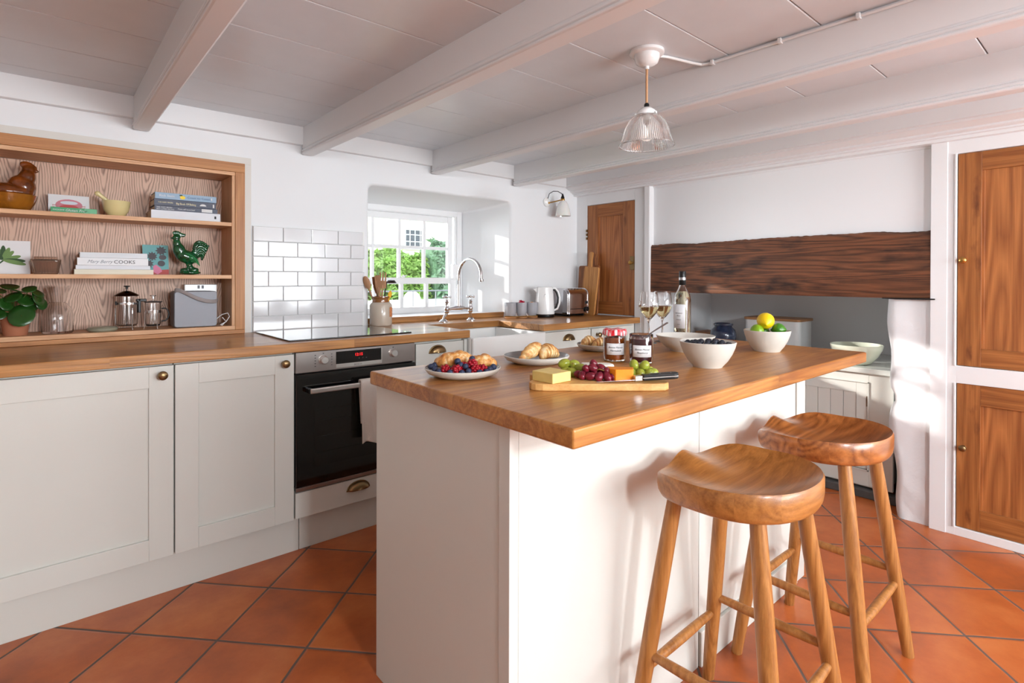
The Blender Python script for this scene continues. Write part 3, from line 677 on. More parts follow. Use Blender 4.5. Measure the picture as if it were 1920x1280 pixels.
mb = MB().tube(pts_, rs, 14); mb.lathe([(0, 0), (.012, 0), (.013, .006), (.012, .016), (.0095, .018)], (2.035, ty-.248, 1.176), 16)
mb.build('spout', chrome, tp, smooth=True)
for x in (1.943, 2.128):
    mb = MB().ell((x, ty-.01, 1.079), .009)
    for a in (.3, .3+PI/2): 
        d_ = Vector((math.cos(a), math.sin(a), 0))*.026
        c_ = Vector((x, ty-.01, 1.078)); mb.tube([c_-d_, c_+d_], .0042, 8); mb.ell(c_-d_, .0075, 12, 8); mb.ell(c_+d_, .0075, 12, 8)
    mb.build('crosshead_handle', chrome, tp, smooth=True)
# ---------------------------------------------------------------- alcove shelving
al = thing('alcove_shelves', 'oak framed alcove shelving built into the wall left of the tiles', 'shelves', (.2, 3.0, .92))
XA0, XA1 = -.34, .770
MB().box(XA0, XA1, 2.925, 2.950, 1.718, 1.764).build('frame_rail', oakf, al, bevel=.001); MB().box(XA0, XA1, 2.925, 2.950, .921, .940).build('frame_rail', oakf, al, bevel=.001)
for a, b in ((.726, XA1), (XA0, -.30)): MB().box(a, b, 2.9245, 2.950, .941, 1.7175).build('frame_stile', oakfv, al, bevel=.001)
for a, b in ((1.700, 1.717), (.941, .960)): MB().box(-.30, .726, 2.928, 3.135, a, b).build('carcass_board', ash, al, bevel=.001)
for a, b in ((.711, .7255), (-.30, -.288)): MB().box(a, b, 2.9285, 3.135, .9605, 1.6995).build('carcass_side', ashv, al, bevel=.001)
MB().box(-.30, .712, 3.136, 3.15, .961, 1.699).build('back_panel', veneer, al)
for z in (1.450, 1.192): MB().box(-.288, .7108, 2.930, 3.135, z, z+.018).build('shelf', ash, al, bevel=.001)
# ---------------------------------------------------------------- old pine cupboards in the fireplace wall
def cupboard(name, label, y0, y1, z0, z1, st, tr_, br, knobz, knoby, x=3.250, dep=.024, group=None, kn=goldb):
    t = thing(name, label, 'cupboard', (x+.02, (y0+y1)/2, z0), group=group)
    for a, b in ((y1-st, y1), (y0, y0+st)): MB().box(x, x+dep, a, b, z0, z1).build('stile', pine, t, bevel=.0015)
    for a, b in ((z1-tr_, z1), (z0, z0+br)): MB().box(x+.0003, x+dep, y0+st, y1-st, a, b).build('rail', pine_h, t, bevel=.0015)
    p = MB().box(x+.012, x+.018, y0+st-.004, y1-st+.004, z0+br-.004, z1-tr_+.004)
    # bevelled moulding just inside the frame
    for (a, b, c, d) in ((y1-st-.010, y1-st+.001, z0+br, z1-tr_), (y0+st-.001, y0+st+.010, z0+br, z1-tr_)): p.box(x+.008, x+.0125, a, b, c, d)
    p.build('panel', pine2, t, bevel=.001)
    k = knob(t, x, knoby, knobz, .015, kn, '-X')
    return t
pine_h = wood('old_pine_rail', (120, 66, 28), (188, 120, 64), 'Y', 0, 1, .38, gs=1.1, cross='Z')
c = cupboard('corner_cupboard', 'small old pine cupboard door beside the toaster in the corner', 2.401, 2.850, .928, 1.765, .105, .095, .095, 1.312, 2.418)
mb = MB()
for z in (1.50, 1.53, 1.56): mb.box(3.238, 3.25, 2.848, 2.856, z, z+.02)
mb.build('hinge', brass, c); MB().box(3.246, 3.252, 2.402, 2.44, 1.26, 1.36).build('lock_plate', brass, c, bevel=.002)
cupboard('tall_cupboard', 'upper old pine cupboard door at the right edge', -.072, .563, .797, 1.784, .085, .085, .083, 1.287, .540)
cupboard('low_cupboard', 'lower old pine cupboard door at the right edge near the floor', -.072, .563, .042, .712, .085, .092, .097, .417, .537, kn=brass)
# ---------------------------------------------------------------- cabinets inside the hearth recess
hc = thing('recess_cabinet', 'painted tongue-and-groove cabinet built into the fireplace recess', 'cabinet', (3.7, 1.5, .05))
MB().box(3.452, 4.10, .90, 2.255, .05, .683).build('carcass', paint, hc)
mb = MB().box(3.430, 3.452, .86, .972, .06, .683).box(3.43, 3.452, .972, 2.255, .63, .683).box(3.43, 3.452, .972, 2.255, .06, .150).box(3.43, 3.452, 1.36, 1.43, .15, .63)
mb.build('face_frame', paint, hc, bevel=.002)
MB().box(3.424, 3.431, .972, .978, .145, .633).box(3.424, 3.431, .972, 1.362, .628, .634).box(3.424, 3.431, .972, 1.362, .145, .151).build('bead', paint, hc)
def tgdoor(y0, y1):
    mb = MB().box(3.434, 3.452, y0, y0+.055, .153, .627).box(3.434, 3.452, y1-.055, y1, .153, .627).box(3.434, 3.452, y0+.055, y1-.055, .568, .627).box(3.434, 3.452, y0+.055, y1-.055, .153, .215)
    n_ = 4; 
    for k in range(n_):
        a = y0+.055+(y1-y0-.11)*k/n_; mb.box(3.440, 3.450, a+.001, a+(y1-y0-.11)/n_-.001, .215, .568)
    d = mb.build('door', paint, hc, bevel=.002)
    MB().box(3.428, 3.434, y0-.004, y0+.004, .50, .555).box(3.428, 3.434, y0-.004, y0+.004, .20, .25).build('hinge', brass, d)
tgdoor(.980, 1.358); tgdoor(1.433, 1.85)
tag(MB().box(3.395, 4.118, .84, 2.258, .684, .713).build('recess_counter', marble, bevel=.004), 'pale stone counter inside the fireplace recess', 'counter')
# ---------------------------------------------------------------- kitchen island
isl = thing('kitchen_island', 'painted kitchen island with a tall plain end panel', 'island', (1.55, 1.2, 0))
MB().box(.790, 2.33, .912, 1.478, .0, .879).build('carcass', paint, isl)
MB().box(.765, .789, .926, 1.506, .0, .8795).build('end_panel', paint, isl, bevel=.001)
MB().box(.763, .789, .888, .924, .0, .8795).build('corner_post', paint, isl, bevel=.001)
fp = MB().box(.7895, 1.532, .888, .911, .0, .8795).box(1.538, 2.25, .890, .911, .11, .8795).box(2.256, 2.335, .886, .911, .0, .8795)
fp.build('front_panel', paint, isl, bevel=.001)
MB().box(1.534, 1.536, .892, .911, .0, .8795).build('panel_gap', mat('gap', (120, 116, 112), .8), isl)
MB().box(1.538, 2.255, .880, .911, 0, .108).build('skirting', paint, isl, bevel=.002)
MB().box(.8, 2.335, 1.479, 1.498, .10, .875).build('back_panel', paint, isl, bevel=.002)
MB().box(2.331, 2.35, .912, 1.49, 0, .879).build('far_end_panel', paint, isl, bevel=.001)
isw = wood('island_oak', (150, 88, 34), (216, 152, 76), 'X', .098, 2.1, .38, coat=.18, tintv=.10, contrast=.8, blot=((100, 54, 26), 3, (1, 3, 1), .60, .9))
tag(MB().box(.745, 2.392, .686, 1.512, .8802, .920).build('island_worktop', isw, bevel=.006, segs=3), 'thick oak worktop of the kitchen island laid with food', 'worktop')
# ---------------------------------------------------------------- bar stools
def stool(name, label, loc, rz, m, seat_rz=0):
    t = thing(name, label, 'stool', (0, 0, 0), group='wooden bar stools at the island')
    NR, NT = 14, 56
    def outl(a):
        c_, s_ = math.cos(a), math.sin(a)
        e = 3.4 if s_ > 0 else 2.2
        ax, ay = .200, (.160 if s_ > 0 else .182)
        k = (abs(c_/ax)**e+abs(s_/ay)**e)**(-1/e); return c_*k, s_*k
    def top(x, y, r):
        z = .722-.030*(1-r**2.6)*(1-.30*max(0, y/.16))
        z += .012*r**3*max(0, -y/.19)                                  # raised back rim
        z += .011*math.exp(-(x/.062)**2)*max(0, min(1, (y+.03)/.15))**1.4  # pommel towards the front
        z -= .020*r**2*max(0, y/.16)*(1-math.exp(-(x/.055)**2))*(1-min(1, abs(x)/.19)**3)
        z += .006*min(1, abs(x)/.2)**3*r**3
        return z
    vs = [(0, 0, top(0, 0, 0))]; fs = []
    rings = [(k/NR) for k in range(1, NR+1)]
    for r in rings:
        for i in range(NT):
            x, y = outl(2*PI*i/NT); vs.append((x*r*.985, y*r*.985, top(x*r, y*r, r)))
    for dx, dz in ((1.004, -.006), (1.004, -.024), (.99, -.040), (.965, -.050), (.93, -.054)):
        for i in range(NT):
            x, y = outl(2*PI*i/NT); vs.append((x*dx, y*dx, top(x, y, 1)+dz if dz > -.01 else (.722+dz-.004)))
    tot = NR+5
    for i in range(NT): fs.append((0, 1+i, 1+(i+1) % NT))
    for k in range(tot-1):
        for i in range(NT):
            j = (i+1) % NT; fs.append((1+k*NT+i, 1+(k+1)*NT+i, 1+(k+1)*NT+j, 1+k*NT+j))
    fs.append(tuple(1+(tot-1)*NT+i for i in range(NT)))
    if seat_rz: vs = [tuple(Euler((0, 0, seat_rz)).to_matrix() @ Vector(v)) for v in vs]
    MB().add(vs, fs).build('seat', m, t, smooth=True, ang=1.0, local=True)
    T = {}; 
    for i, (sx, sy) in enumerate(((-1, 1), (1, 1), (1, -1), (-1, -1))):
        a = Vector((sx*.126, sy*.100, .674)); b = Vector((sx*.200, sy*.183, .0)); T[i] = (a, b)
        P = [a.lerp(b, k/8) for k in range(9)]
        MB().tube(P, [.0175, .0190, .0200, .0205, .0205, .0200, .0192, .0182, .0165], 16).build('leg', legm, t, smooth=True, local=True)
    def at(i, z): a, b = T[i]; return a.lerp(b, (.674-z)/.674)
    for i, j, z in ((0, 3, .262), (1, 2, .272), (0, 1, .222), (3, 2, .232)):
        p, q_ = at(i, z), at(j, z); P = [p.lerp(q_, k/6) for k in range(7)]
        MB().tube(P, [.0095, .0115, .0125, .013, .0125, .0115, .0095], 12).build('stretcher', legm, t, smooth=True, local=True)
    t.location = loc; t.rotation_euler = (0, 0, rz)
    return t
stool('bar_stool', 'nearer round oak bar stool with saddle seat at the island front', (1.325, .658, 0), .03, stoolm)
stool('bar_stool', 'further bar stool with a swirled reddish grain seat, by the island far end', (1.890, .662, 0), 0, stoolm2)
# ---------------------------------------------------------------- lamps
pl = thing('pendant_lamp', 'ribbed glass pendant lamp hanging from the beamed ceiling', 'lamp', (1.617, 1.145, 2.0))
c = (1.617, 1.145, 0)
MB().lathe([(0, 1.9995), (.060, 1.9995), (.060, 1.990), (.056, 1.987), (.044, 1.986), (.044, 1.975), (.038, 1.958), (.022, 1.948), (.008, 1.946), (.008, 1.936), (0, 1.936)], c, 36).build('ceiling_rose', whitepl, pl, smooth=True)
MB().tube([(c[0], c[1], 1.94), (c[0], c[1], 1.81)], .0042, 10).build('flex', mat('gold_flex', (196, 150, 110), .6), pl, smooth=True)
MB().lathe([(0, 1.817), (.006, 1.817), (.009, 1.812), (.009, 1.802), (.011, 1.800), (0, 1.800)], c, 20).build('cord_grip', black, pl, smooth=True)
g = MB().lathe([(0, 1.802), (.018, 1.800), (.030, 1.790), (.036, 1.780), (.036, 1.768), (.030, 1.766), (0, 1.768)], c, 30)
for k in range(3): a = k*2.1+.4; g.tube([(c[0]+.034*math.cos(a), c[1]+.034*math.sin(a), 1.775), (c[0]+.044*math.cos(a), c[1]+.044*math.sin(a), 1.776)], .004, 8)
g.build('gallery', whitepl, pl, smooth=True)
prof = [(.033, 1.776), (.045, 1.770), (.060, 1.755), (.073, 1.730), (.080, 1.705), (.086, 1.685), (.093, 1.672), (.095, 1.668)]
seg = 160; vs = []; fs = []
for lay, (dr_, ribs) in enumerate(((0, .0014), (-.0022, 0))):
    for (r, z) in prof:
        for i in range(seg):
            a = 2*PI*i/seg; rr = r+dr_+ribs*(1 if i % 2 else -1); vs.append((c[0]+rr*math.cos(a), c[1]+rr*math.sin(a), z))
P_ = len(prof)
for lay in (0, 1):
    for k in range(P_-1):
        for i in range(seg):
            j = (i+1) % seg; b0 = (lay*P_+k)*seg; b1 = b0+seg; fs.append((b0+i, b0+j, b1+j, b1+i))
for k in (0, P_-1):
    for i in range(seg):
        j = (i+1) % seg; fs.append((k*seg+i, k*seg+j, (P_+k)*seg+j, (P_+k)*seg+i))
sh = MB().add(vs, fs).build('glass_shade', ribglass, pl, smooth=True, ang=.35)
MB().tube([(c[0]+.0945*math.cos(2*PI*i/48), c[1]+.0945*math.sin(2*PI*i/48), 1.668) for i in range(49)], .0026, 8, caps=False).build('rim', ribglass, sh, smooth=True)
b = MB().lathe([(0, 1.768), (.014, 1.766), (.014, 1.748), (.024, 1.728), (.028, 1.712), (.024, 1.695), (.012, 1.686), (0, 1.684)], c, 20)
b.build('bulb', mat('pearl_bulb', (250, 248, 244), .2, em=(255, 250, 244), ems=.35), pl, smooth=True)
# surface cable clipped along the beam
cb = thing('surface_cable', 'thin white electric cable clipped along the top of the beam to the pendant', 'cable', (1.8, 1.0, 1.99))
MB().tube([(1.655, 1.13, 1.990), (1.70, 1.115, 1.993), (1.76, 1.10, 1.993), (1.82, 1.085, 1.993), (1.850, 1.07, 1.991), (1.860, 1.04, 1.989), (1.861, .9, 1.989), (1.861, .5, 1.989), (1.861, -.2, 1.989), (1.861, -1.0, 1.989)], .0052, 8).build('cable', whitepl, cb, smooth=True)
for y in (1.03, .79, .56, .30): MB().box(1.850, 1.868, y-.006, y+.006, 1.981, 1.998).build('clip', whitepl, cb, bevel=.002)
wl = thing('wall_lamp', 'small white glass wall lamp with brass arm above the kettle', 'lamp', (2.905, 2.95, 1.78))
MB().lathe([(0, 0), (.034, 0), (.036, .006), (.030, .014), (.016, .022), (0, .024)], seg=26, M=Matrix.Translation((2.905, 2.958, 1.775)) @ Euler((PI/2, 0, 0)).to_matrix().to_4x4()).build('backplate', white_cer, wl, smooth=True)
MB().tube([(2.907, 2.94, 1.768), (2.93, 2.89, 1.776), (2.955, 2.845, 1.786)], .0045, 10).ell((2.908, 2.936, 1.768), .009).lathe([(0, 0), (.015, 0), (.017, .006), (.015, .016), (.010, .020), (0, .022)], (2.958, 2.84, 1.777), 18).build('brass_arm', goldb, wl, smooth=True)
MB().tube([(2.896, 2.936, 1.800), (2.902, 2.925, 1.836), (2.918, 2.90, 1.852), (2.938, 2.87, 1.850), (2.954, 2.846, 1.832), (2.958, 2.84, 1.81)], .0028, 8).lathe([(0, .034), (.004, .034), (.008, .020), (.013, .006), (.015, 0), (0, 0)], (2.958, 2.84, 1.797), 16).build('black_flex', black, wl, smooth=True)
MB().lathe([(.015, 1.780), (.026, 1.772), (.038, 1.750), (.050, 1.712), (.056, 1.680), (.058, 1.664), (.055, 1.664), (.053, 1.680), (.047, 1.712), (.035, 1.748), (.015, 1.774)], (2.960, 2.838, 0), 36).build('glass_shade', mat('opal_glass', (242, 240, 236), .12, sss=.4, coat=.5), wl, smooth=True)
RV = Vector((.756, -.654, 0)); DV = Vector((.654, .756, 0))   # directions along and away from the island's near corner view
def off(c, a, b, z): return Vector((c[0], c[1], 0))+RV*a+DV*b+Vector((0, 0, z))
def rv(prof, c, m, name, parent=None, seg=40, **k): return MB().lathe(prof, c, seg).build(name, m, parent, smooth=True, **k)
S1, S2, S3 = 1.4682, 1.2102, .9602
# ================================================================ alcove, top shelf
t = thing('hen_dish', 'brown glazed hen-shaped lidded dish on the top shelf', 'dish', (-.09, 3.02, S1))
rv([(0, 0), (.058, 0), (.070, .008), (.084, .034), (.090, .058), (.092, .064), (.086, .064), (.078, .03), (0, .012)], (-.10, 3.02, S1), amberc, 'base', t, seg=40)
mb = MB().ell((-.105, 3.02, S1+.075), (.088, .06, .040)).ell((-.06, 3.02, S1+.10), (.048, .042, .05)).ell((-.045, 3.02, S1+.135), (.030, .028, .045), rot=(0, .25, 0)).ell((-.038, 3.02, S1+.172), (.022, .018, .020))
mb.ell((-.15, 3.02, S1+.10), (.03, .03, .05), rot=(0, -.6, 0))
for k in range(6): mb.ell((-.058+.008*k, 3.02, S1+.197-.0022*(k-1.5)**2*.6), (.008, .006, .012))
mb.ell((-.014, 3.02, S1+.170), (.010, .006, .006)).ell((-.022, 3.02, S1+.152), (.008, .007, .014))
o = mb.build('lid', brownc, t, remesh=.003); o.modifiers['s'].iterations = 2
def card(name, label, x0, x1, z0, z1, y, m=paper, lean=.03):
    t = thing(name, label, 'card', ((x0+x1)/2, y, z0))
    M = Matrix(((1, 0, 0, 0), (0, 1, lean/(z1-z0), -z0*lean/(z1-z0)), (0, 0, 1, 0), (0, 0, 0, 1)))
    MB().box(x0, x1, y, y+.004, z0, z1, M).build('card_face', m, t)
    def P(x, z, e=0): return (x, y-.0012-e+(z-z0)*lean/(z1-z0), z)
    return t, P
def blob(P, pts, m, name, parent, e=0):
    n = len(pts); vs = [P(a, b, e) for a, b in pts]; vs2 = [P(a, b, e-.0008) for a, b in pts]
    return MB().add(vs+vs2, [tuple(range(n)), tuple(range(2*n-1, n-1, -1))]+[(i, n+i, n+(i+1) % n, (i+1) % n) for i in range(n)]).build(name, m, parent)
def oval(cx, cz, rx, rz, n=20, a0=0, a1=2*PI, rot=0):
    return [(cx+rx*math.cos(a0+(a1-a0)*i/n)*math.cos(rot)-rz*math.sin(a0+(a1-a0)*i/n)*math.sin(rot), cz+rx*math.cos(a0+(a1-a0)*i/n)*math.sin(rot)+rz*math.sin(a0+(a1-a0)*i/n)*math.cos(rot)) for i in range(n)]
pinkc = mat('crab_pink', (214, 138, 150), .8); redc = mat('crab_red', (206, 92, 92), .8); wlc = mat('wall_white_ink', (220, 226, 236), .8)
t, P = card('crab_card', 'white card with a pink crab picture behind the green book', .024, .164, S1, 1.557, 3.055)
blob(P, oval(.094, 1.512, .046, .026), pinkc, 'crab_body', t); blob(P, oval(.094, 1.498, .034, .016), redc, 'crab_belly', t, .0005)
blob(P, oval(.094, 1.522, .030, .008), wlc, 'crab_highlight', t, .0006)
for s in (-1, 1):
    for k in range(2): blob(P, [(.094+s*.040, 1.508-.006*k), (.094+s*.056, 1.512-.010*k), (.094+s*(.052-.006*k), 1.494-.004*k), (.094+s*.054, 1.510-.010*k), (.094+s*.041, 1.505-.006*k)], redc, 'crab_leg', t)
def book(label, x0, x1, z0, z1, y0, y1, m, rz=0, group=None, name='book', pg=None):
    t = thing(name, label, 'book', ((x0+x1)/2, y0, z0), group=group)
    mb = MB().box(x0, x1, y0, y0+.003, z0, z1).box(x0, x1, y0+.003, y1, z0, z0+.0022).box(x0, x1, y0+.003, y1, z1-.0022, z1)
    mb.build('cover', m, t, bevel=.0006); MB().box(x0+.003, x1-.003, y0+.003, y1-.004, z0+.0023, z1-.0023).build('pages', pg or pagem, t)
    t.rotation_euler = (0, 0, rz); return t
pagem = mat('page_block', (226, 218, 200), .85)
lb = mat('light_blue_cover', (142, 168, 192), .4); nv = mat('navy_cover', (52, 56, 78), .4); wc = mat('white_cover', (220, 222, 228), .45); gr = mat('green_cover', (26, 146, 84), .4); cc = mat('cream_cover', (226, 220, 200), .5)
G = 'books stacked on the top alcove shelf'
t = book('white spined book at the bottom of the top shelf stack', .381, .666, S1, 1.508, 2.957, 3.10, wc, group=G)
text("THE BIG COLLECTION", .015, inkw, t, MX((.425, 2.9566, 1.483), (1, 0, 0), (0, 0, 1))); MB().box(.640, .648, 2.9562, 2.957, 1.482, 1.495).build('publisher_mark', ink, t)
t = book('navy book second from the bottom, lettered Mums still know best', .395, .655, 1.5085, 1.530, 2.962, 3.10, nv, group=G)
text("THE HAIRY BIKERS'", .0075, inkw, t, MX((.402, 2.9616, 1.520), (1, 0, 0), (0, 0, 1))); text("BEST-LOVED RECIPES", .0075, inkw, t, MX((.402, 2.9616, 1.512), (1, 0, 0), (0, 0, 1)))
text("Mums still know best!", .0095, inkw, t, MX((.487, 2.9616, 1.5155), (1, 0, 0), (0, 0, 1)), xs=.85); MB().box(.586, .632, 2.9612, 2.962, 1.5115, 1.5265).build('spine_panel', inkw, t)
t = book('navy book second from the top, with cream Book of Baking lettering', .393, .648, 1.5305, 1.560, 2.962, 3.10, nv, group=G)
cream = mat('cream_ink', (244, 232, 190), .6)
text("THE HAIRY BIKERS", .0085, cream, t, MX((.408, 2.9616, 1.5425), (1, 0, 0), (0, 0, 1)), xs=.85); text("Big Book Of Baking", .0130, cream, t, MX((.480, 2.9616, 1.5395), (1, 0, 0), (0, 0, 1)), xs=.80)
MB().prism([(.592+.014*math.cos(PI*i/8), 1.540+.010*math.sin(PI*i/8)) for i in range(9)], 'y', 2.9614, 2.962).build('baking_emblem', inkw, t); MB().box(.634, .640, 2.9612, 2.962, 1.536, 1.552).build('publisher_mark', inkw, t)
t = book('pale blue book with a lemon on its spine, topmost of the stack', .396, .649, 1.5605, 1.590, 2.958, 3.09, lb, group=G)
text("Rick Stein", .0155, inkw, t, MX((.412, 2.9576, 1.571), (1, 0, 0), (0, 0, 1))); text("Coast to Coast", .0155, mat('blue_ink', (84, 112, 150), .6), t, MX((.525, 2.9576, 1.5705), (1, 0, 0), (0, 0, 1)))
MB().prism(oval(.506, 1.573, .011, .008), 'y', 2.957, 2.958).build('lemon_picture', mat('lemon_print', (240, 208, 40), .5), t); MB().prism(oval(.499, 1.583, .007, .003), 'y', 2.957, 2.958).build('leaf_picture', mat('leaf_print', (24, 52, 24), .5), t)
MB().box(.626, .630, 2.957, 2.958, 1.569, 1.582).build('publisher_mark', inkw, t)
t = book('thin bright green book lying in front of the crab card', .031, .185, S1, 1.4915, 2.968, 3.045, gr)
text('Gluten Free', .0150, inkw, t, MX((.078, 2.9676, 1.4755), (1, 0, 0), (0, 0, 1)), font_shear=.2); text('MAGAZINE', .0075, inkw, t, MX((.038, 2.9676, 1.478), (1, 0, 0), (0, 0, 1)))
MB().box(.142, .184, 2.9672, 2.968, 1.470, 1.490).build('spine_band', mat('pale_green', (112, 186, 140), .5), t)
ylw = mat('cream_glaze', (222, 206, 150), .15, coat=.6)
t = thing('mortar', 'cream glazed mortar bowl on the top shelf', 'mortar', (.256, 3.0, S1))
rv([(0, 0), (.028, 0), (.034, .006), (.047, .028), (.052, .060), (.0535, .068), (.049, .068), (.044, .032), (.02, .012), (0, .010)], (.256, 3.0, S1), ylw, 'bowl', t)
tag(MB().tube([(.262, 3.0, S1+.026), (.225, 3.0, S1+.066), (.198, 3.0, S1+.090), (.190, 3.0, S1+.096)], [.012, .008, .0085, .011], 14).ell((.189, 3.0, S1+.0965), .0112).build('pestle', ylw, smooth=True), 'cream pestle resting in the mortar', 'pestle')
# ================================================================ middle shelf
t, P = card('flower_card', 'large white card with a green flower picture at the left', -.225, -.033, S2, 1.349, 3.05)
fg = mat('flower_green', (118, 150, 92), .8); fd = mat('flower_dark', (66, 92, 62), .8)
for k, (a, l, m_) in enumerate(((1.9, .055, fg), (1.55, .060, fd), (1.2, .055, fg), (.85, .050, fg), (.3, .058, fg), (-.05, .070, fd), (-.25, .074, fg), (2.2, .04, fd))):
    cx, cz = -.118, 1.268; blob(P, oval(cx+l/2*math.cos(a), cz+l/2*math.sin(a), l/2, .0085, rot=a), m_, 'petal', t, .0003*k)
blob(P, [(-.118, 1.268), (-.134, 1.250), (-.131, 1.247), (-.114, 1.264)], fd, 'flower_stem', t)
t = thing('butter_dish', 'ribbed smoky pressed glass butter dish between the card and books', 'dish', (.016, 3.0, S2))
vs = []; fs = []; LV = [(.038, .026, 0), (.040, .028, .004), (.048, .036, .050), (.050, .038, .052), (.050, .038, .056), (.046, .034, .056), (.036, .025, .008)]
N = 72
for a_, b_, z in LV:
    for i in range(N):
        a = 2*PI*i/N; c_, s_ = math.cos(a), math.sin(a); e = 6; k = (abs(c_)**e+abs(s_)**e)**(-1/e); rib = 1+(.018 if (i % 2 and .004 <= z <= .05) else 0)
        vs.append((.016+a_*c_*k*rib, 3.0+b_*s_*k*rib, S2+z))
for k in range(len(LV)-1):
    for i in range(N): j = (i+1) % N; fs.append((k*N+i, k*N+j, (k+1)*N+j, (k+1)*N+i))
fs += [tuple(range(N)), tuple(range((len(LV)-1)*N, len(LV)*N))]
MB().add(vs, fs).build('dish_base', smokeg, t, smooth=True, ang=.3)
MB().box(-.034, .066, 2.962, 3.038, S2+.0565, S2+.061).box(-.022, .054, 2.972, 3.028, S2+.061, S2+.072).build('dish_lid', smokeg, t, bevel=.004)
G = 'books stacked on the middle alcove shelf'
book('cream book at the bottom of the middle shelf stack', .107, .390, S2, 1.232, 2.957, 3.10, cc, group=G)
book('plain white book second from the bottom of the middle shelf stack', .112, .378, 1.2325, 1.2495, 2.960, 3.10, wc, group=G)
wc2 = mat('bright_white_cover', (234, 234, 236), .45)
t = book('white book with COOKS in black letters on its spine', .117, .370, 1.250, 1.2815, 2.958, 3.10, wc2, group=G)
text('COOKS', .0215, ink, t, MX((.243, 2.9576, 1.2580), (1, 0, 0), (0, 0, 1)), xs=1.05); text('Mary Berry', .020, mat('grey_ink', (140, 142, 150), .7), t, MX((.150, 2.9576, 1.2590), (1, 0, 0), (0, 0, 1)), font_shear=.45, xs=.95)
book('thin pale grey book, topmost of the middle shelf stack', .126, .367, 1.282, 1.305, 2.960, 3.10, mat('pale_grey_cover', (214, 216, 220), .4), group=G)
teal = mat('teal_print', (122, 180, 182), .7); gry = mat('grey_print', (98, 96, 100), .8); pk = mat('pink_print', (226, 140, 170), .8); rd = mat('red_print', (190, 96, 92), .8)
t, P = card('artichoke_card', 'teal card with grey artichokes beside the green cockerel', .362, .466, S2, 1.352, 3.055, teal)
blob(P, [(.400, S2+.001), (.4655, S2+.001), (.4655, S2+.026), (.400, S2+.020)], rd, 'red_band', t, .0002)
blob(P, [(.404, 1.222), (.420, 1.212), (.438, 1.226), (.432, 1.242), (.414, 1.258), (.402, 1.250)], pk, 'pink_patch', t, .0004)
def spiky(cx, cz, r, n, m_, e):
    pts = [(cx+r*(1 if i % 2 else .62)*math.cos(2*PI*i/(2*n)), cz+r*(1 if i % 2 else .62)*math.sin(2*PI*i/(2*n))) for i in range(2*n)]
    blob(P, pts, m_, 'artichoke', t, e)
spiky(.436, 1.325, .024, 9, gry, .0006); spiky(.400, 1.298, .023, 10, gry, .0007); spiky(.385, 1.262, .022, 9, gry, .0008)
blob(P, oval(.442, 1.293, .015, .012), gry, 'artichoke_half', t, .0006); blob(P, oval(.436, 1.264, .015, .014), gry, 'artichoke_half', t, .0006)
# cockerel
t = thing('ceramic_cockerel', 'glossy green ceramic cockerel standing on the middle shelf', 'figurine', (.545, 3.0, S2))
mb = MB()
def e(x, z, rx, rz, ry, a=0): mb.ell((x, 3.0, z), (rx, ry, rz), rot=(0, a, 0), seg=16, rings=10)
e(.545, 1.2205, .046, .010, .030); e(.520, 1.232, .018, .012, .018); e(.560, 1.235, .022, .012, .020); e(.545, 1.245, .016, .014, .014)
e(.540, 1.262, .014, .016, .012); e(.528, 1.297, .048, .032, .030, .35); e(.500, 1.325, .027, .040, .024, -.25); e(.548, 1.290, .030, .026, .032, .4)
e(.490, 1.355, .018, .030, .017, -.15); e(.487, 1.386, .0165, .016, .014); e(.470, 1.383, .008, .0045, .005, .2); e(.478, 1.366, .006, .012, .006)
for k in range(6): e(.484+.008*k-.006, 1.404+.006*math.sin(k*.9+.5), .007, .011, .0045, .25*k-.5)
for k in range(7):   # tail plumes
    for q_ in range(13):
        s_ = q_/12; P1 = (.552+.009*k, 1.412-.015*k); P2 = (.622-.0045*k, 1.352-.011*k)
        x = (1-s_)**2*.560+2*s_*(1-s_)*P1[0]+s_*s_*P2[0]; z = (1-s_)**2*1.288+2*s_*(1-s_)*P1[1]+s_*s_*P2[1]
        e(x, z, .0085*(1-.3*s_), .0085*(1-.3*s_), .007+.005*(k % 2))
o = mb.build('cockerel_body', greenc, t, remesh=.0028); o.modifiers['s'].iterations = 2
mb = MB()
for k in range(5): mb.tube([(.520+.006*k, 2.971+.001*k, 1.312-.009*k), (.545+.006*k, 2.966, 1.302-.009*k), (.572+.002*k, 2.973, 1.282-.007*k)], .0022, 6)
mb.build('wing_feathers', mat('pale_green_glaze', (40, 128, 72), .1, coat=1), t, smooth=True)
# ================================================================ bottom shelf
t = thing('potted_plant', 'round-leaved green plant in a terracotta pot at the left', 'plant', (-.078, 3.0, S3))
rv([(0, 0), (.036, 0), (.038, .004), (.047, .086), (.050, .088), (.050, .100), (.046, .100), (.044, .085), (0, .084)], (-.078, 3.0, S3), terr, 'pot', t)
q = random.Random(4); LF = [(-.058, 2.935, 1.045, .050, (1.05, .1, -.2)), (-.14, 2.95, 1.15, .045, (.3, .2, .4)), (-.045, 2.97, 1.105, .034, (.8, .2, .1)), (-.012, 2.97, 1.135, .032, (.5, .5, .3)), (-.008, 2.975, 1.112, .036, (1.1, .4, .8)), (-.085, 2.96, 1.118, .036, (.5, -.4, 0)), (-.105, 2.95, 1.090, .030, (1.0, .3, .5)), (-.030, 2.985, 1.082, .030, (.9, .7, .2)), (-.07, 2.99, 1.142, .030, (.2, .2, 1)), (-.13, 2.96, 1.06, .04, (.8, -.3, .2)), (.002, 2.985, 1.088, .028, (1.2, .3, .6)), (-.035, 2.96, 1.15, .028, (.4, -.3, .2)), (-.095, 3.01, 1.16, .035, (.3, .1, 0))]
st = MB()
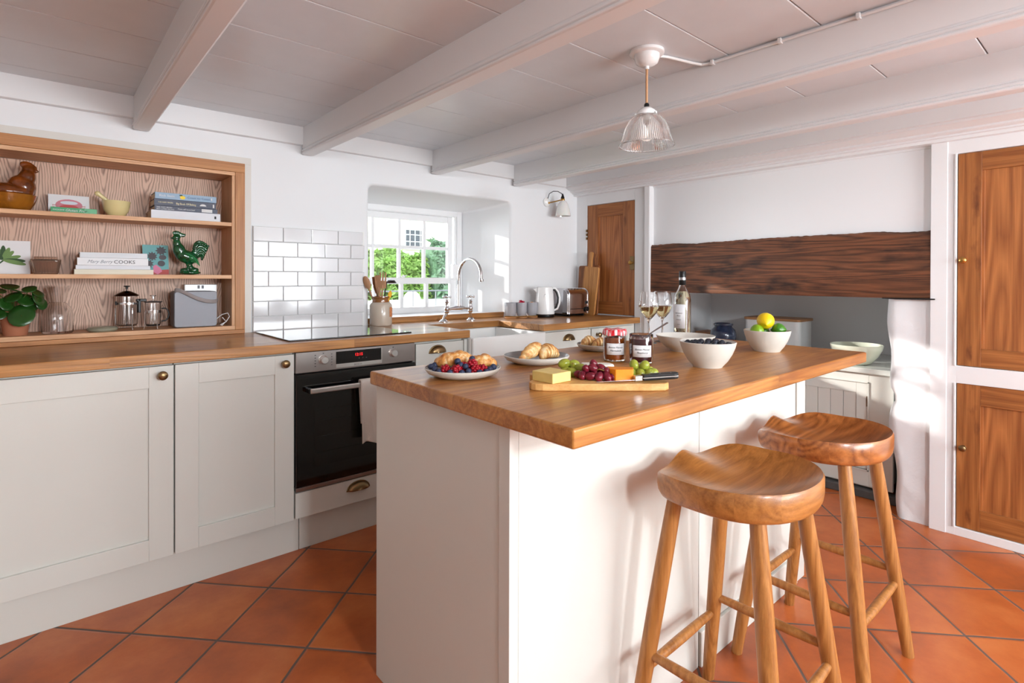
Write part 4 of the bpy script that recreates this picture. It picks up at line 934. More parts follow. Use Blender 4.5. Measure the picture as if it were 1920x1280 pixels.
for k, (x, y, z, s_, ro) in enumerate(LF):
    M = Matrix.Translation((x, y, z)) @ Euler(ro).to_matrix().to_4x4()
    vs = [(0, 0, -.12*s_)]; fs = []
    for r_ in (.5, 1):
        for i in range(16): a = 2*PI*i/16; vs.append((s_*r_*math.cos(a)*.86, s_*r_*math.sin(a), .10*s_*(r_*r_-1)+.04*s_*math.cos(2*a)*r_))
    for i in range(16): j = (i+1) % 16; fs += [(0, 1+i, 1+j), (1+i, 17+i, 17+j, 1+j)]
    o = MB().add(vs, fs, M).build('leaf', leafm, t, smooth=True, ang=3); sd = o.modifiers.new('s', 'SOLIDIFY'); sd.thickness = .0012
    st.tube([(-.078+.3*(x+.078)*.2, 3.0, 1.04), (-.078+.6*(x+.078), 3.0+.5*(y-3), (1.04+z)/2+.02), (x, y+.002, z-.004)], .0016, 6)
st.build('stem', mat('leaf_stem', (78, 96, 44), .5), t, smooth=True)
rv([(0, 0), (.050, 0), (.054, .006), (.054, .075), (.048, .105), (.034, .124), (.028, .130), (.030, .138), (.036, .175), (.040, .202), (.0385, .202), (.034, .175), (.028, .138), (.026, .130), (.032, .122), (.046, .103), (.0525, .075), (.0525, .010), (0, .008)], (.054, 3.02, S3), glassm, 'glass_carafe')
tag(bpy.data.objects['glass_carafe'], 'clear glass carafe with a flared neck beside the potted plant', 'carafe')
tag(rv([(0, 0), (.048, 0), (.055, .006), (.056, .014), (.050, .020), (.02, .0235), (0, .0235)], (.205, 2.99, S3), mat('sage_stoneware', (150, 148, 128), .25, coat=.5, vary=.1), 'small_dish'), 'small flat grey-green stoneware dish in front of the larger cafetiere', 'dish')
def press(label, x, y, r, h, lid, kn, dark, hs):
    t = thing('cafetiere', label, 'cafetiere', (x, y, S3))
    c_ = (x, y, S3)
    rv([(0, .022), (r-.001, .022), (r, .024), (r, h), (r+.003, h+.003), (r+.001, h+.003), (r-.0018, h), (r-.0018, .026), (0, .0245)], c_, glassm, 'beaker', t)
    m = chrome
    g = MB().lathe([(r+.0006, h*.62), (r+.0016, h*.62), (r+.0016, h*.72), (r+.0006, h*.72)], c_, 36)
    if not dark: g = MB().lathe([(r+.0006, h*.76), (r+.0016, h*.76), (r+.0016, h*.82), (r+.0006, h*.82)], c_, 36)
    for k in range(3): a = k*2.1+.9; g.tube([(x+(r+.002)*math.cos(a), y+(r+.002)*math.sin(a), S3+h*.65), (x+(r+.002)*math.cos(a), y+(r+.002)*math.sin(a), S3+.012), (x+(r+.005)*math.cos(a), y+(r+.005)*math.sin(a), S3+.001)], .0016, 6)
    g.build('frame', m, t, smooth=True)
    rv([(0, .0155), (r*.9, .0155), (r*.95, .018), (r*.9, .021), (0, .021)], c_, black if dark else chrome, 'plunger_plate', t)
    rv([(0, h+lid), (r*.35, h+lid*.95), (r*.85, h+lid*.55), (r+.006, h+.006), (r+.007, h+.003), (r-.001, h+.0035), (0, h+.004)], c_, black if dark else mat('dark_chrome', (70, 62, 60), .12, 1), 'lid', t)
    MB().tube([(x, y, S3+.02), (x, y, S3+h+lid+kn)], .0018, 8).lathe([(0, h+lid+kn-.012), (.005, h+lid+kn-.012), (.005, h+lid+kn-.003), (.013, h+lid+kn-.001), (.012, h+lid+kn+.003), (0, h+lid+kn+.004)], c_, 18).build('plunger', black if not dark else chrome, t, smooth=True)
    return t
t = press('larger chrome lidded glass cafetiere on the bottom shelf', .297, 3.03, .041, .150, .026, .020, False, 1)
MB().box(.332, .372, 3.018, 3.040, S3+.126, S3+.138).box(.338, .350, 3.018, 3.040, S3+.075, S3+.138).box(.252, .2585, 3.005, 3.03, S3+.112, S3+.130).build('handle', black, t, bevel=.003)
t = press('smaller black lidded glass cafetiere next to the grey radio', .392, 2.985, .030, .120, .010, .022, True, 1)
MB().tube([(.424, 2.985, S3+.093), (.440, 2.985, S3+.094), (.450, 2.985, S3+.084), (.455, 2.985, S3+.066), (.451, 2.985, S3+.048), (.441, 2.985, S3+.036), (.424, 2.985, S3+.034)], .0034, 10).build('handle', black, t, smooth=True)
t = thing('portable_radio', 'grey portable radio speaker with a strap handle on the bottom shelf', 'radio', (.56, 3.0, S3))
gy = mat('radio_grey', (158, 160, 168), .55, bump=.05, bscale=400); gy2 = mat('radio_side_grey', (112, 112, 118), .5); strap = mat('strap_taupe', (142, 132, 130), .5)
def rbox(x0, x1, z0, z1, y0, y1, r): return MB().prism(rr_loop(x0, x1, z0, z1, r, 6), 'y', y0, y1)
rbox(.472, .650, S3+.003, S3+.170, 2.952, 2.960, .012).build('front_grille', gy, t, bevel=.002)
rbox(.470, .652, S3+.001, S3+.172, 2.9603, 3.055, .012).build('radio_body', gy2, t, bevel=.003)
pp = [(.474, 2.968, 1.128), (.470, 2.955, 1.140), (.490, 2.944, 1.139), (.520, 2.940, 1.122), (.560, 2.938, 1.098), (.600, 2.938, 1.084), (.635, 2.941, 1.080), (.654, 2.950, 1.084), (.658, 2.965, 1.096)]
vs = []; fs = []
for p in pp: vs += [(p[0], p[1], p[2]-.010), (p[0], p[1]-.002, p[2]+.010)]
for i in range(len(pp)-1): fs.append((2*i, 2*i+1, 2*i+3, 2*i+2))
o = MB().add(vs, fs).build('strap', strap, t, smooth=True, ang=3); s_ = o.modifiers.new('s', 'SOLIDIFY'); s_.thickness = .002; o.modifiers.new('u', 'SUBSURF').levels = 2; o.modifiers['u'].render_levels = 2
MB().tube([(.655, 3.0, S3+.03), (.680, 2.98, S3+.055), (.700, 2.96, S3+.062), (.706, 2.95, S3+.045), (.690, 2.95, S3+.02), (.665, 2.95, S3+.006), (.675, 2.96, S3+.003), (.695, 2.97, S3+.02), (.68, 2.98, S3+.04)], .0022, 8).build('mains_lead', whitepl, t, smooth=True)
t = thing('router_box', 'white plastic box with two slots standing behind the grey radio', 'box', (.605, 3.1, S3))
MB().box(.536, .680, 3.085, 3.12, S3, 1.163).build('box_body', whitepl, t, bevel=.003); MB().box(.592, .602, 3.083, 3.0855, 1.142, 1.158).box(.610, .620, 3.083, 3.0855, 1.142, 1.158).build('slots', gy2, t)
# ================================================================ window end of the worktop
t = thing('utensil_crock', 'stoneware crock with a brown neck by the window', 'crock', (1.502, 2.92, .92))
cc_ = (1.502, 2.905, .9203)
rv([(0, 0), (.058, 0), (.062, .004), (.064, .010), (.064, .118), (.060, .126), (.050, .136)], cc_, mat('buff_stoneware', (196, 182, 166), .25, coat=.4, vary=.04), 'crock_body', t)
rv([(.0505, .136), (.048, .150), (.050, .160), (.054, .163), (.054, .170), (.048, .171), (.043, .162), (.043, .06), (0, .05)], cc_, mat('brown_neck_glaze', (134, 84, 40), .2, coat=.6), 'neck', t)
mb = MB(); vs = []; fs = []
for i in range(9):
    a = -1.65+.62*i/8
    for z in (.052, .108): vs.append((cc_[0]+.0652*math.cos(a+.45), cc_[1]+.0652*math.sin(a+.45), cc_[2]+z))
for i in range(8): fs.append((2*i, 2*i+1, 2*i+3, 2*i+2))
o = MB().add(vs, fs).build('paper_label', mat('orange_label', (206, 132, 84), .6, vary=.25, vscale=120), t, smooth=True, ang=3)
def utensil(name, label, base, tip, m, head):
    t = thing(name, label, 'utensil', base)
    b_, e_ = Vector(base), Vector(tip); d_ = (e_-b_); zz = d_.normalized(); xx = Vector((.756, -.654, 0)); xx = (xx-zz*xx.dot(zz)).normalized(); yy = zz.cross(xx)
    M = Matrix(((xx.x, yy.x, zz.x, b_.x), (xx.y, yy.y, zz.y, b_.y), (xx.z, yy.z, zz.z, b_.z), (0, 0, 0, 1))); L_ = d_.length
    mb = MB().tube([(0, 0, 0), (0, 0, L_*.7)], .0055, 8, M)
    if head == 'fork':
        mb.box(-.020, .020, -.003, .003, L_*.62, L_*.80, M)
        for x in (-.016, -.001, .015): mb.prism([(x-.004, L_*.79), (x+.004, L_*.79), (x+.003, L_), (x-.003, L_)], 'y', -.0028, .0028, M)
    elif head == 'spoon': mb.ell(tuple(M @ Vector((0, 0, L_*.86))), (.019, .019, .03)) if False else mb.lathe([(math.sin(PI*i/10)*1, -math.cos(PI*i/10)) for i in range(11)], seg=18, M=M @ Matrix.Translation((0, 0, L_*.84)) @ Matrix.Diagonal((.020, .006, .040, 1)))
    else: mb.prism([(-.008, L_*.55), (.008, L_*.55), (.017, L_*.75), (.015, L_), (-.015, L_), (-.017, L_*.75)], 'y', -.0025, .0025, M)
    mb.build('wooden_'+('fork' if head == 'fork' else 'shaft'), m, t, smooth=True); return t
B0 = (1.502, 2.905, .985)
utensil('wooden_fork', 'wide pronged wooden salad fork standing in the crock', (1.50, 2.90, .985), (1.512, 2.895, 1.230), spoonw, 'fork')
utensil('wooden_spoon', 'wooden spoon leaning left in the crock', (1.490, 2.915, .985), (1.413, 2.930, 1.205), spoonw, 'spoon')
utensil('wooden_spatula', 'flat wooden spatula between the fork and spoon in the crock', (1.492, 2.876, .985), (1.468, 2.885, 1.212), spoonw, 'flat')
utensil('wooden_spoon', 'thin darker wooden spatula behind the fork', (1.512, 2.935, .985), (1.487, 2.955, 1.205), darkboard, 'flat')
t = thing('ladle', 'dark round ladle leaning right in the crock', 'ladle', (1.51, 2.91, .985))
MB().tube([(1.51, 2.91, .985), (1.545, 2.93, 1.14), (1.56, 2.94, 1.175)], .004, 8).lathe([(0, .022), (.020, .018), (.030, .004), (.031, 0), (.028, 0), (.018, .014), (0, .018)], (1.585, 2.935, 1.166), 24).build('ladle_bowl', mat('dark_steel', (90, 80, 78), .25, 1), t, smooth=True)
tag(MB().tube([(1.515, 2.88, .99), (1.536, 2.866, 1.09)], [.004, .006], 8).prism([(1.526, 1.085), (1.545, 1.085), (1.551, 1.105), (1.545, 1.125), (1.535, 1.118), (1.527, 1.108)], 'y', 2.862, 2.868).build('yellow_spatula', mat('yellow_rubber', (232, 172, 16), .5), smooth=True), 'small yellow utensil poking out of the crock', 'utensil')
# tray and three mugs
mx_ = [(2.462, 2.861), (2.546, 2.842), (2.630, 2.826)]
ct = thing('mug_coasters', 'wooden triple coaster tray under the grey mugs', 'tray', (2.546, 2.842, .92))
mb = MB()
for p in mx_: mb.lathe([(0, 0), (.040, 0), (.044, .003), (.044, .007), (.040, .009), (0, .009)], (p[0], p[1], .9205), 32)
mb.build('tray_base', mat('tray_wood', (206, 148, 98), .5), ct, smooth=True)
MB().tube([(2.415, 2.865, .934), (2.45, 2.818, .934), (2.50, 2.812, .932), (2.535, 2.799, .934), (2.585, 2.796, .932), (2.63, 2.782, .934), (2.67, 2.80, .934)], .0035, 8).build('tray_rim', goldb, ct, smooth=True)
mgm = mat('grey_mug_glaze', (166, 166, 172), .2, coat=.5)
for p, lb_, r_ in zip(mx_, ('grey mug nearest the sink, leftmost of three', 'grey mug with red packets, middle of three', 'grey mug nearest the kettle, rightmost of three'), (0, 1, 2)):
    g = thing('grey_mug', lb_, 'mug', (p[0], p[1], .93), group='three grey mugs on coasters')
    rv([(0, 0), (.028, 0), (.034, .006), (.040, .035), (.041, .098), (.0385, .098), (.037, .036), (.028, .010), (0, .008)], (p[0], p[1], .9302), mgm, 'mug_body', g)
mb = MB(); q = random.Random(8)
rp = thing('sugar_packets', 'red packets piled in the middle grey mug', 'packets', (2.546, 2.842, 1.0))
for k in range(6):
    M = Matrix.Translation((2.546+q.uniform(-.014, .014), 2.842+q.uniform(-.014, .014), 1.018+.004*k)) @ Euler((q.uniform(-.5, .5), q.uniform(-.5, .5), q.uniform(0, 3))).to_matrix().to_4x4()
    MB().box(-.02, .02, -.008, .008, -.002, .002, M).build('packet', mat('red_foil', (190, 36, 66), .4) if k == 0 else bpy.data.materials['red_foil'], rp)
tag(MB().lathe([(0, 0), (.033, 0), (.034, .006), (.02, .012), (0, .013)], (2.630, 2.826, 1.015), 24).ell((2.625, 2.82, 1.026), (.012, .012, .006)).build('brown_biscuits', bread, smooth=True), 'tan biscuits heaped in the rightmost grey mug', 'biscuits')
# kettle
kt = thing('electric_kettle', 'white and grey electric kettle with a dark handle', 'kettle', (2.735, 2.80, .92)); kc = (2.735, 2.80, .9205)
rv([(0, 0), (.068, 0), (.070, .004), (.070, .020), (.066, .022), (0, .022)], kc, black, 'kettle_base', kt)
rv([(0, .0225), (.070, .0225), (.071, .030), (.068, .08), (.062, .17), (.058, .212), (.050, .216), (0, .218)], kc, whitepl, 'kettle_body', kt)
MB().prism([(-.030, .200), (.0, .212), (.0, .165)], 'y', -.012, .012, Matrix.Translation((kc[0]-.046, kc[1]+.030, kc[2])) @ Euler((0, 0, -.7)).to_matrix().to_4x4()).build('spout', whitepl, kt, bevel=.005)
def kp(a, z): return (kc[0]+a*.756, kc[1]-a*.654, kc[2]+z)
MB().tube([kp(.050, .205), kp(.075, .205), (kp(.096, .18)), kp(.106, .14), kp(.104, .10), kp(.090, .060), kp(.062, .045)], [.008, .009, .009, .009, .009, .008, .007], 12).build('kettle_handle', whitepl, kt, smooth=True)
MB().tube([kp(.055, .195), kp(.073, .194), (kp(.088, .17)), kp(.097, .138), kp(.095, .104), kp(.083, .072), kp(.060, .058)], .0082, 12).build('handle_grip', black, kt, smooth=True)
fc = Vector((kc[0]-.654*.0, kc[1], kc[2]))
vs = []; fs = []
gd = Vector((-.654, -.756, 0)); gr_ = RV
for z in (.075, .09, .13, .155, .165):
    rr = .0665-(z-.08)*.055; wd = .010 if .08 < z < .16 else .005
    for s in (-1, 1): 
        p = fc+gd*math.sqrt(rr*rr-wd*wd)*1.012+gr_*(wd*s)+gr_*.0+Vector((0, 0, z)); vs.append(tuple(p))
for i in range(4): fs.append((2*i, 2*i+1, 2*i+3, 2*i+2))
MB().add(vs, fs).build('water_gauge', mat('gauge_grey', (150, 152, 156), .2), kt)
# toaster
ts = thing('chrome_toaster', 'chrome toaster with ribbed end and round dial next to the kettle', 'toaster', (3.0, 2.80, .92))
X0_, X1_, Y0_, Y1_ = 2.875, 3.105, 2.705, 2.905
def tprof(y0, y1, h): 
    r_ = .045; return [(y0, .018), (y0+.002, .022)]+[(y0+r_-r_*math.cos(PI/2*k/6), h-r_+r_*math.sin(PI/2*k/6)) for k in range(7)]+[(y1-r_+r_*math.sin(PI/2*k/6), h-r_+r_*math.cos(PI/2*k/6)) for k in range(7)]+[(y1-.002, .022), (y1, .018)]
pr = [(a, .9205+b) for a, b in tprof(Y0_, Y1_, .200)]
MB().prism(pr, 'x', X0_+.022, X1_-.018).build('toaster_body', mat('polished_steel', (200, 186, 178), .12, 1), ts, smooth=True, bevel=.001)
pr2 = [(a, .9205+b) for a, b in tprof(Y0_-.004, Y1_+.004, .205)]
for a, b in ((X0_+.012, X0_+.0215), (X1_-.0175, X1_-.004)): MB().prism(pr2, 'x', a, b).build('end_cap', chrome, ts, bevel=.003)
mb = MB().prism([(a, .9205+b) for a, b in tprof(Y0_+.004, Y1_-.004, .196)], 'x', X0_, X0_+.0118)
mb.build('end_panel', chrome, ts, bevel=.006)
mb = MB()
for k in range(5): mb.box(X0_+.03+k*.034, X0_+.05+k*.034, Y0_+.03, Y1_-.03, 1.1195, 1.1225)
mb.build('slot_grille', steel, ts, bevel=.001)
MB().box(X0_+.03, X1_-.02, Y0_-.0012, Y0_+.001, .973, .977).build('crumb_tray_line', black, ts)
MB().lathe([(0, 0), (.018, 0), (.018, .010), (.015, .013), (0, .014)], seg=24, M=Matrix.Translation((X1_-.030, Y0_-.001, .972)) @ Euler((PI/2, 0, 0)).to_matrix().to_4x4()).build('dial', black, ts, smooth=True)
MB().box(X1_-.040, X1_-.022, Y0_-.006, Y0_+.001, 1.01, 1.03).build('switch', black, ts, bevel=.002)
MB().box(X0_+.03, X0_+.045, Y0_+.02, Y1_-.02, .9203, .94).box(X1_-.05, X1_-.035, Y0_+.02, Y1_-.02, .9203, .94).build('foot', black, ts)
# chopping boards leaning in the corner
def leanboard(name, label, m, yc, wdt, z1, hz, x0, lean, hy=0, tilt=0):
    t = thing(name, label, 'chopping board', (x0, yc, .92))
    pts = rr_loop(-wdt/2, wdt/2, 0, z1, .015, 4)
    M = Matrix.Translation((x0, yc, .9212)) @ Euler((tilt, 0, 0)).to_matrix().to_4x4() @ Matrix(((1, 0, lean, 0), (0, 1, 0, 0), (0, 0, 1, 0), (0, 0, 0, 1)))
    MB().prism(pts, 'x', 0, .018, M).build('board', m, t, bevel=.002)
    MB().prism([(hy-.018, z1-.002), (hy+.018, z1-.002), (hy+.014, z1+.05), (hy+.018, hz-.012), (hy+.010, hz), (hy-.010, hz), (hy-.018, hz-.012), (hy-.014, z1+.05)], 'x', .0015, .0165, M).build('board_handle', m, t, bevel=.002)
leanboard('chopping_board', 'darker broad paddle chopping board leaning at the back of the corner', darkboard, 2.800, .205, .375, .47, 3.185, .07, -.045)
leanboard('chopping_board', 'paler olive-toned paddle chopping board leaning in front of the darker one', litboard, 2.765, .140, .365, .478, 3.145, .07, .02, .07)
# ================================================================ hearth recess
t = thing('bread_bin', 'white metal bread bin with a wooden lid in the fireplace recess', 'bread bin', (3.85, 1.66, .713))
MB().prism(rr_loop(3.75, 3.97, 1.46, 1.83, .03, 6), 'z', .7135, .915).build('bin_body', mat('white_enamel', (240, 240, 240), .2, coat=.5), t, bevel=.002)
MB().prism(rr_loop(3.742, 3.978, 1.452, 1.838, .03, 6), 'z', .9153, .932).build('bin_lid', mat('bin_lid_wood', (176, 128, 88), .5), t, bevel=.002)
t = rv([(0, 0), (.05, 0), (.060, .01), (.085, .05), (.088, .09), (.080, .125), (.062, .142), (.058, .150), (.066, .158), (.066, .168), (.058, .170), (.052, .15), (0, .14)], (3.66, 1.938, .7135), mat('midnight_glaze', (40, 50, 74), .15, coat=.8, vary=.3, vscale=30), 'stoneware_jar')
tag(t, 'dark blue round stoneware jar standing in the fireplace recess', 'jar')
tag(MB().box(3.80, 3.98, 2.04, 2.24, .7135, .797).build('wooden_box', mat('box_wood', (164, 112, 74), .55), bevel=.004), 'low wooden box in the recess behind the wine bottle', 'box')
tag(rv([(0, 0), (.06, 0), (.075, .008), (.105, .045), (.128, .09), (.132, .112), (.128, .113), (.122, .092), (.098, .05), (.06, .018), (0, .014)], (3.53, 1.065, .7135), mat('celadon_glaze', (214, 218, 198), .15, coat=.7), 'serving_bowl', seg=56), 'large pale celadon bowl on the recess counter behind the island corner', 'bowl')
# ================================================================ on the island
TW = .9203
def plate(label, c, r):
    t = thing('dinner_plate', label, 'plate', (c[0], c[1], TW), group='speckled grey and white stoneware plates')
    rv([(0, .0), (r*.64, 0), (r*.70, .002), (r*.92, .011), (r, .022), (r*1.003, .025), (r*.985, .0262)], (c[0], c[1], TW), stonew, 'plate_body', t, seg=64)
    rv([(r*.984, .0258), (r*.95, .020), (r*.90, .0135), (r*.7, .0095), (0, .0085)], (c[0], c[1], TW), stonewg, 'glazed_face', t, seg=64)
    return t
PA, PB, PC = (.911, 1.266), (1.240, 1.308), (1.645, 1.375)
plate('stoneware plate of pastries and berries at the near left of the island', PA, .108)
plate('stoneware plate holding two croissants in the middle of the island', PB, .108)
plate('stoneware plate of croissants behind the jam jars', PC, .090)
def pastry(name, label, c, pts, r, m=bread, seed=1, cat='pastry', group=None, sugar=True, rx=.0032):
    q = random.Random(seed); mb = MB(); P_ = [off(c, a, b, z) for a, b, z in pts]; N = len(P_)
    for i in range(N-1):
        for k in range(3):
            t_ = k/3; p = P_[i].lerp(P_[i+1], t_); rr = r[i]+(r[i+1]-r[i])*t_
            mb.ell(tuple(p), (rr*(1+q.uniform(-.08, .08)), rr*(1+q.uniform(-.08, .08)), rr*.82*(1+q.uniform(-.06, .06))), seg=14, rings=8)
    mb.ell(tuple(P_[-1]), r[-1], seg=12, rings=8)
    o = mb.build(name, m, remesh=rx); o.modifiers['s'].iterations = 3
    return tag(o, label, cat, group)
def croissant(label, c, p0, p1, bend, R0, z0, z1, seed, group='croissants on the stoneware plates'):
    """a rolled crescent: overlapping tapering rolls round a bent axis"""
    q = random.Random(seed); mb = MB(); n = 7; a = Vector(p0); b = Vector(p1); d = b-a; nrm = Vector((-d.y, d.x)).normalized()
    for i in range(n):
        t_ = i/(n-1); s = math.sin(PI*t_); rr = R0*(.42+.58*s**.8)
        p = a+d*t_+nrm*bend*(s)
        w_ = off(c, p.x, p.y, z0+(z1-z0)*t_+rr*.80)
        an = math.atan2((DV*d.y+RV*d.x).y, (DV*d.y+RV*d.x).x)
        mb.ell(tuple(w_), (d.length/n*.62, rr, rr*.86), rot=(0, 0, an+.35+q.uniform(-.1, .1)), seg=18, rings=12)
        mb.ell(tuple(w_), (rr*.7, rr*.72, rr*.62), rot=(0, 0, an), seg=14, rings=8)
    o = mb.build('croissant', breadp, remesh=.0022); o.modifiers['s'].iterations = 1
    return tag(o, label, 'croissant', group)
# rings of coiled danish dough
def danish(label, c, ctr, rx, ry, rr, seed, tiltz=0):
    q = random.Random(seed); mb = MB()
    for i in range(30):
        a = 4.4*PI*i/30; k = 1-.62*i/30
        w_ = off(c, ctr[0]+rx*k*math.cos(a), ctr[1]+ry*k*math.sin(a), ctr[2]+rr*.8+.014*(i/30)+tiltz*math.cos(a)*k)
        mb.ell(tuple(w_), (rr*q.uniform(.9, 1.1), rr*q.uniform(.9, 1.1), rr*.85*q.uniform(.9, 1.15)), seg=12, rings=8)
    o = mb.build('danish_pastry', bread, remesh=.0022); o.modifiers['s'].iterations = 1
    return tag(o, label, 'pastry', 'coiled pastries on the berry plate')
danish('larger coiled pastry at the left behind the raspberries', PA, (-.030, .018, .944), .044, .030, .0185, 2, .006)
danish('smaller coiled pastry at the right of the berry plate', PA, (.052, .022, .940), .030, .026, .0155, 5)
G1, G2 = 'raspberries on the berry plate', 'blueberries on the berry plate'
def raspberry(p, s, seed, label):
    mb = MB(); n = 0; q = random.Random(seed)
    for k in range(6):
        z = -.9+1.8*k/5; r_ = math.sqrt(max(0, 1-z*z))*.75+.05; m_ = max(1, int(7*r_+1))
        for i in range(m_): a = 2*PI*(i+.5*(k % 2))/m_; mb.ell((s*r_*math.cos(a), s*r_*math.sin(a), s*z*.9), s*.34, seg=8, rings=6)
    mb.ell((0, 0, 0), s*.85, seg=12, rings=8)
    o = mb.build('raspberry', rasp, smooth=True, ang=2); o.location = p; o.rotation_euler = (q.uniform(-1, 1), q.uniform(-1, 1), q.uniform(0, 6)); return tag(o, label, 'raspberry', G1)
r0 = None
LBR = ['red raspberry at the left end of the row below the big pastry', 'raspberry in the front middle of the berry plate', 'raspberry tucked behind the front middle one', 'upper raspberry against the smaller pastry', 'front raspberry below the smaller pastry', 'raspberry nearest the right hand blueberries']
for k, (a, b, z) in enumerate(((-.043, -.052, .945), (-.012, -.062, .945), (.006, -.040, .950), (.030, -.040, .958), (.040, -.060, .945), (.058, -.048, .945))):
    p = off(PA, a, b, z)
    if r0 is None: r0 = raspberry(p, .0145, k, LBR[k])
    else: c_ = dup(r0, p, k*1.1, LBR[k])
b0 = None
BL = [(-.088, -.018, .949), (-.074, -.040, .945), (-.060, -.056, .941), (-.080, -.002, .950), (-.028, -.070, .941), (.004, -.074, .941), (-.012, -.030, .966), (.012, -.052, .955), (.028, -.024, .972), (.022, -.068, .944), (.070, -.062, .942), (.078, -.040, .945), (.088, -.022, .949), (-.002, -.046, .958), (.052, -.074, .942)]
for k, (a, b, z) in enumerate(BL):
    p = off(PA, a, b, z); pos = ['at the far left rim', 'by the left rim', 'left of the first raspberry', 'behind the left rim berries', 'in front of the left raspberries', 'at the front of the plate', 'on top between the pastries and berries', 'in the middle of the pile', 'on top in front of the small pastry', 'low between front raspberries', 'at the front right', 'at the right by the rim', 'furthest right against the rim', 'half hidden in the centre', 'at the front right below a raspberry'][k]
    if b0 is None:
        b0 = MB().lathe([(0, -1), (.5, -.87), (.87, -.5), (1, 0), (.9, .45), (.6, .78), (.38, .86), (.30, .93), (.22, .86), (0, .82)], seg=16, M=Matrix.Diagonal((.0092, .0092, .0086, 1))).build('blueberry', blueb, smooth=True, ang=2)
        b0.location = p; tag(b0, 'blueberry '+pos, 'blueberry', G2)
    else: 
        c_ = dup(b0, p, k, 'blueberry '+pos); c_.rotation_euler = (k*.9, k*.5, k)
croissant('long croissant lying away on the middle plate', PB, (-.048, -.034), (.004, .078), -.016, .0275, .930, .948, 3)
croissant('short plump croissant at the right of the middle plate', PB, (.018, -.006), (.068, .020), .012, .031, .930, .934, 6)
croissant('left croissant on the plate behind the jam jars', PC, (-.070, .012), (-.012, .018), .006, .026, .930, .936, 8)
croissant('right croissant half hidden behind the marmalade jar', PC, (-.030, -.022), (.030, -.02), .006, .025, .930, .934, 9)
# jam jars
def jamjar(label, c, r, h, jam, lid, lines):
    t = thing('jam_jar', label, 'jar', (c[0], c[1], TW), group='jam jars on the island')
    rv([(0, .0015), (r*.90, .0015), (r*.95, .004), (r, .020), (r*1.03, .050), (r*1.03, h-.018), (r*.99, h-.012), (r*1.0, h-.002), (r*.97, h), (r*.93, h-.002), (r*.93, h-.012), (r*.96, h-.018), (r*.96, .05), (r*.93, .020), (r*.86, .007), (0, .007)], (c[0], c[1], TW), glassm, 'glass', t, seg=48)
    rv([(0, .0075), (r*.84, .0075), (r*.915, .020), (r*.945, .05), (r*.945, h-.020), (r*.90, h-.016), (0, h-.014)], (c[0], c[1], TW), jam, 'preserve', t)
    th = math.atan2(-c[1], -c[0])+.10; vs = []; fs = []; n = 14
    for i in range(n+1):
        a = th-.82+1.64*i/n
        for z in (.024, .062): vs.append((c[0]+r*1.045*math.cos(a), c[1]+r*1.045*math.sin(a), TW+z))
    for i in range(n): fs.append((2*i, 2*i+1, 2*i+3, 2*i+2))
    o = MB().add(vs, fs).build('paper_label', paper, t, smooth=True, ang=3); s_ = o.modifiers.new('s', 'SOLIDIFY'); s_.thickness = .0004
    for k, (tx, sz) in enumerate(lines):
        # curved lettering: place the flat text then wrap it round the jar
        tt = text(tx, sz, ink, t, Matrix(), 'label_lettering', ext=.0002, font_shear=.35, center=True)
        org = ORIG[tt]
        for v in tt.data.vertices:
            p = v.co+org; a = th-p.x/(r*1.05)*-1; rad = r*1.052+p.z
            v.co = Vector((c[0]+rad*math.cos(a), c[1]+rad*math.sin(a), TW+.046-k*.0105+p.y))-org
    if lid:
        n_ = 72; vs = []; fs = []
        for (rr, z) in ((0, h+.011), (.55, h+.012), (.92, h+.012), (1.05, h+.009), (1.10, h-.002), (1.10, h-.008)):
            for i in range(n_): vs.append((c[0]+r*rr*(1+(.012*math.sin(i*PI/2.0) if rr > 1.06 else 0))*math.cos(2*PI*i/n_), c[1]+r*rr*math.sin(2*PI*i/n_), TW+z+(.0018*math.sin(2*PI*i/n_*5) if rr > .9 else 0)))
        for k in range(5):
            for i in range(n_): j = (i+1) % n_; fs.append((k*n_+i, k*n_+j, (k+1)*n_+j, (k+1)*n_+i))
        MB().add(vs, fs).build('lid', lid, t, smooth=True, ang=2)
    return t
gm_, nt, b = newmat('gingham'); tc = nt.nodes.new('ShaderNodeTexCoord'); sp = nt.nodes.new('ShaderNodeSeparateXYZ'); nt.links.new(tc.outputs['Object'], sp.inputs[0])
sx = math_n(nt, 'GREATER_THAN', math_n(nt, 'PINGPONG', sp.outputs[0], .007), .0035); sy = math_n(nt, 'GREATER_THAN', math_n(nt, 'PINGPONG', sp.outputs[1], .007), .0035)
cr = nt.nodes.new('ShaderNodeValToRGB'); cr.color_ramp.elements[0].color = lin((240, 232, 232)); cr.color_ramp.elements[1].color = lin((212, 18, 34)); x = cr.color_ramp.elements.new(.5); x.color = lin((236, 110, 116)); nt.links.new(math_n(nt, 'MULTIPLY', math_n(nt, 'ADD', sx, sy), .5), cr.inputs[0]); nt.links.new(cr.outputs[0], b.inputs['Base Color']); b.inputs['Roughness'].default_value = .4
jamjar('marmalade jar with a red and white checked lid', (1.474, 1.170), .0375, .096, mat('marmalade', (178, 84, 18), .15, trans=.25, ior=1.38), gm_, (('Bonne Maman', .0085), ('Marmalade', .0085)))
jamjar('open jar of dark red jam with a spoon in it', (1.500, 1.080), .0385, .096, mat('dark_jam', (74, 10, 34), .15, trans=.1, ior=1.38), None, (('Bonne Maman', .0085), ('Raspberry', .0085)))
t = MB().tube([(1.497, 1.075, 1.002), (1.520, 1.062, 1.016), (1.546, 1.048, 1.033), (1.578, 1.032, 1.052)], [.0030, .0035, .0055, .0065], 10, flat=.35).build('jam_spoon', mat('spoon_steel', (178, 172, 170), .25, 1), smooth=True)
tag(t, 'steel spoon handle sticking out of the dark jam jar', 'spoon')
